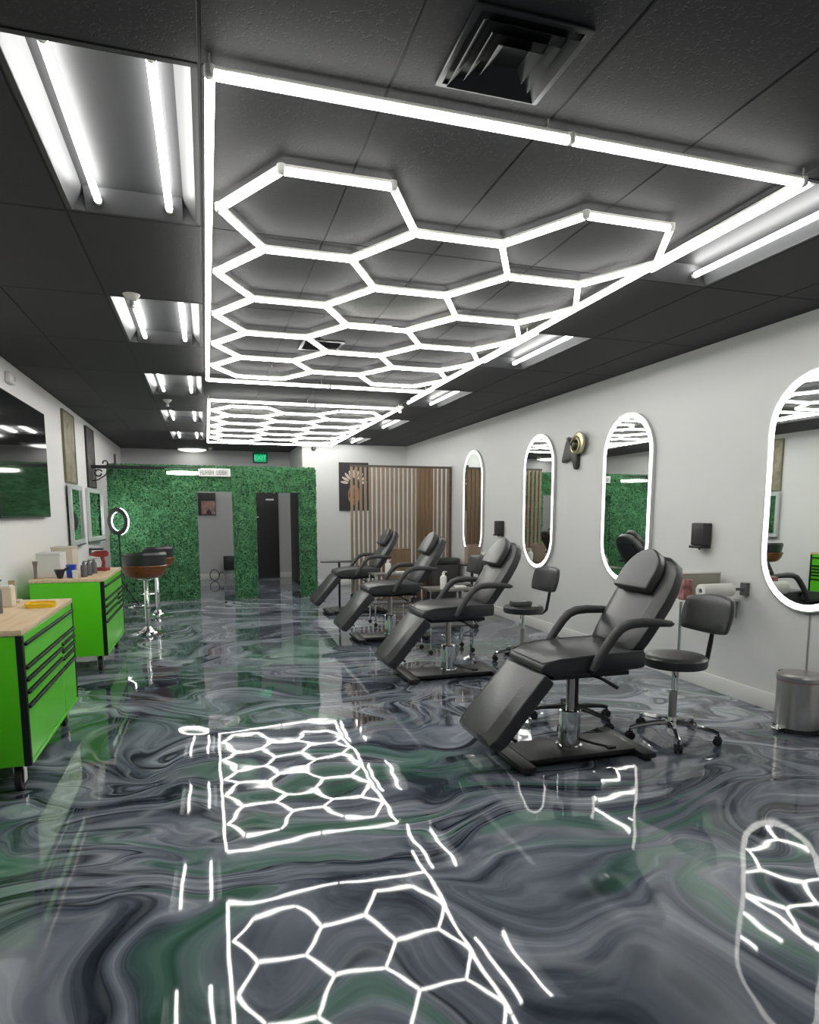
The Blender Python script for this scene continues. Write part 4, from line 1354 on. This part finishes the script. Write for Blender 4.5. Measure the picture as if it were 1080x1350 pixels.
b1 = bar_stool('bar stool with brown shell seat and chrome disc base, nearer of two')
b1.location = (-0.75, 8.80, 0)
b1.rotation_euler = (0, 0, -0.9)
dup(b1, (-0.73, 10.33, 0), -0.4, 'bar stool with brown shell seat standing behind the nearer bar stool')

# ------------------------------------------------------------------ ring light on a tripod
t = thing('ring_light', 'lit ring light on a black tripod at the left of the green wall', 'lamp', (-1.34, 11.45, 0))
nrm = Vector((0.66, 0.75, 0)).normalized()
MR = T(0, 0, 1.375) @ Matrix(((nrm.y, 0, nrm.x, 0), (-nrm.x, 0, nrm.y, 0), (0, 1, 0, 0), (0, 0, 0, 1)))
n = 40
full = lambda r: arc(0, 0, r, 0, 2 * PI * (1 - 1 / n), n - 1)
MB().ring(full(0.215), full(0.150), -0.022, 0.0, 0, MR).build('housing', M_BLACKPL, t)
MB().ring(full(0.212), full(0.153), 0.001, 0.020, 0, MR).build('lamp', emit('ring_light_glow', (0.95, 1.0, 0.98), 24.0), t)
MB().cyl((0, 0, 0.30), (0, 0, 1.16), 0.012, n=10).box(-0.02, 0.02, -0.02, 0.02, 1.12, 1.19).build('pole', M_BLACKPL, t)
MB().box(-0.035, 0.035, -0.006, 0.006, -0.07, 0.07, 0, MR @ T(0, -0.07, 0.0)).build('phone_clip', M_BLACKPL, t)
for k in range(3):
    a = 0.5 + k * 2 * PI / 3
    MB().cyl((0, 0, 0.42), (0.26 * math.cos(a), 0.26 * math.sin(a), 0.008), 0.009, n=8).build('leg', M_BLACKPL, t)

# ------------------------------------------------------------------ left wall: television, pictures, mirrors
t = thing('television', 'large black glossy television on the left wall above the green cabinets', 'television', (XL, 7.32, 2.02))
MB().box(0.001, 0.03, -0.30, 0.30, -0.25, 0.25).build('wall_mount', M_BLACKMETAL, t)
MB().box(0.03, 0.062, -0.95, 0.95, -0.56, 0.56).build('bezel', M_BLACKPL, t, bevel=(0.004, 1))
MB().box(0.0625, 0.064, -0.938, 0.938, -0.545, 0.550).build('screen', M_SCREEN, t)
for yy, w, zc, h, lab, stops, fm in (
        (9.87, 0.76, 2.36, 0.92, 'tall olive and tan framed picture above the first left wall mirror',
         [(0.3, (0.16, 0.15, 0.09)), (0.5, (0.30, 0.27, 0.18)), (0.72, (0.46, 0.36, 0.26))], 'tan_frame'),
        (11.55, 0.72, 2.36, 0.92, 'tall dark grey framed picture above the second left wall mirror',
         [(0.3, (0.03, 0.03, 0.035)), (0.5, (0.09, 0.08, 0.085)), (0.72, (0.30, 0.26, 0.25))], 'dark_frame')):
    t = thing('wall_picture', lab, 'picture', (XL, yy, zc), 0, 'tall pictures on the left wall')
    fmat = mat(fm, (0.20, 0.18, 0.12) if fm == 'tan_frame' else (0.03, 0.03, 0.033), 0.5)
    y, z = w / 2, h / 2
    MB().box(0.001, 0.03, -y, y, -z, -z + 0.02).box(0.001, 0.03, -y, y, z - 0.02, z).box(0.001, 0.03, -y, -y + 0.02, -z + 0.02, z - 0.02).box(0.001, 0.03, y - 0.02, y, -z + 0.02, z - 0.02).build('frame', fmat, t)
    MB().box(0.001, 0.022, -y + 0.02, y - 0.02, -z + 0.02, z - 0.02).build('canvas', picture_material('print_' + fm, stops), t)
wm = None
for yy, lab in ((9.98, 'white framed rectangular mirror below the tan picture'), (11.48, 'white framed rectangular mirror below the dark picture')):
    if wm is None:
        wm = thing('wall_mirror', lab, 'mirror', (XL, yy, 1.48), 0, 'white framed wall mirrors')
        y, z, b = 0.51, 0.40, 0.065
        wm.location.x = XL + 0.016
        wm.rotation_euler = (0, 0, 0.028)
        MB().box(0.001, 0.045, -y, y, -z, -z + b).box(0.001, 0.045, -y, y, z - b, z).box(0.001, 0.045, -y, -y + b, -z + b, z - b).box(0.001, 0.045, y - b, y, -z + b, z - b).build('frame', mat('pale_mirror_frame', (0.62, 0.66, 0.64), 0.4), wm, bevel=(0.006, 1))
        MB().box(0.001, 0.024, -y + b, y - b, -z + b, z - b).build('glass', M_MIRROR, wm)
        MB().box(0.001, 0.05, -y, y, -z - 0.016, -z - 0.001).build('bottom_edge', M_GREYPL, wm)
    else:
        dup(wm, (XL + 0.034, yy, 1.48), -0.062, lab)
t = thing('alarm_box', 'small white alarm box high on the left wall near the television', 'alarm', (XL, 7.15, 2.745))
MB().box(0.001, 0.05, -0.09, 0.09, -0.05, 0.05).build('housing', M_WHITE, t, bevel=(0.01, 2))
MB().lathe([(0.03, 0), (0.02, 0.015)], 12, 0, T(0.0505, 0.03, 0) @ R('Y', PI / 2)).build('lens', M_CAP, t)
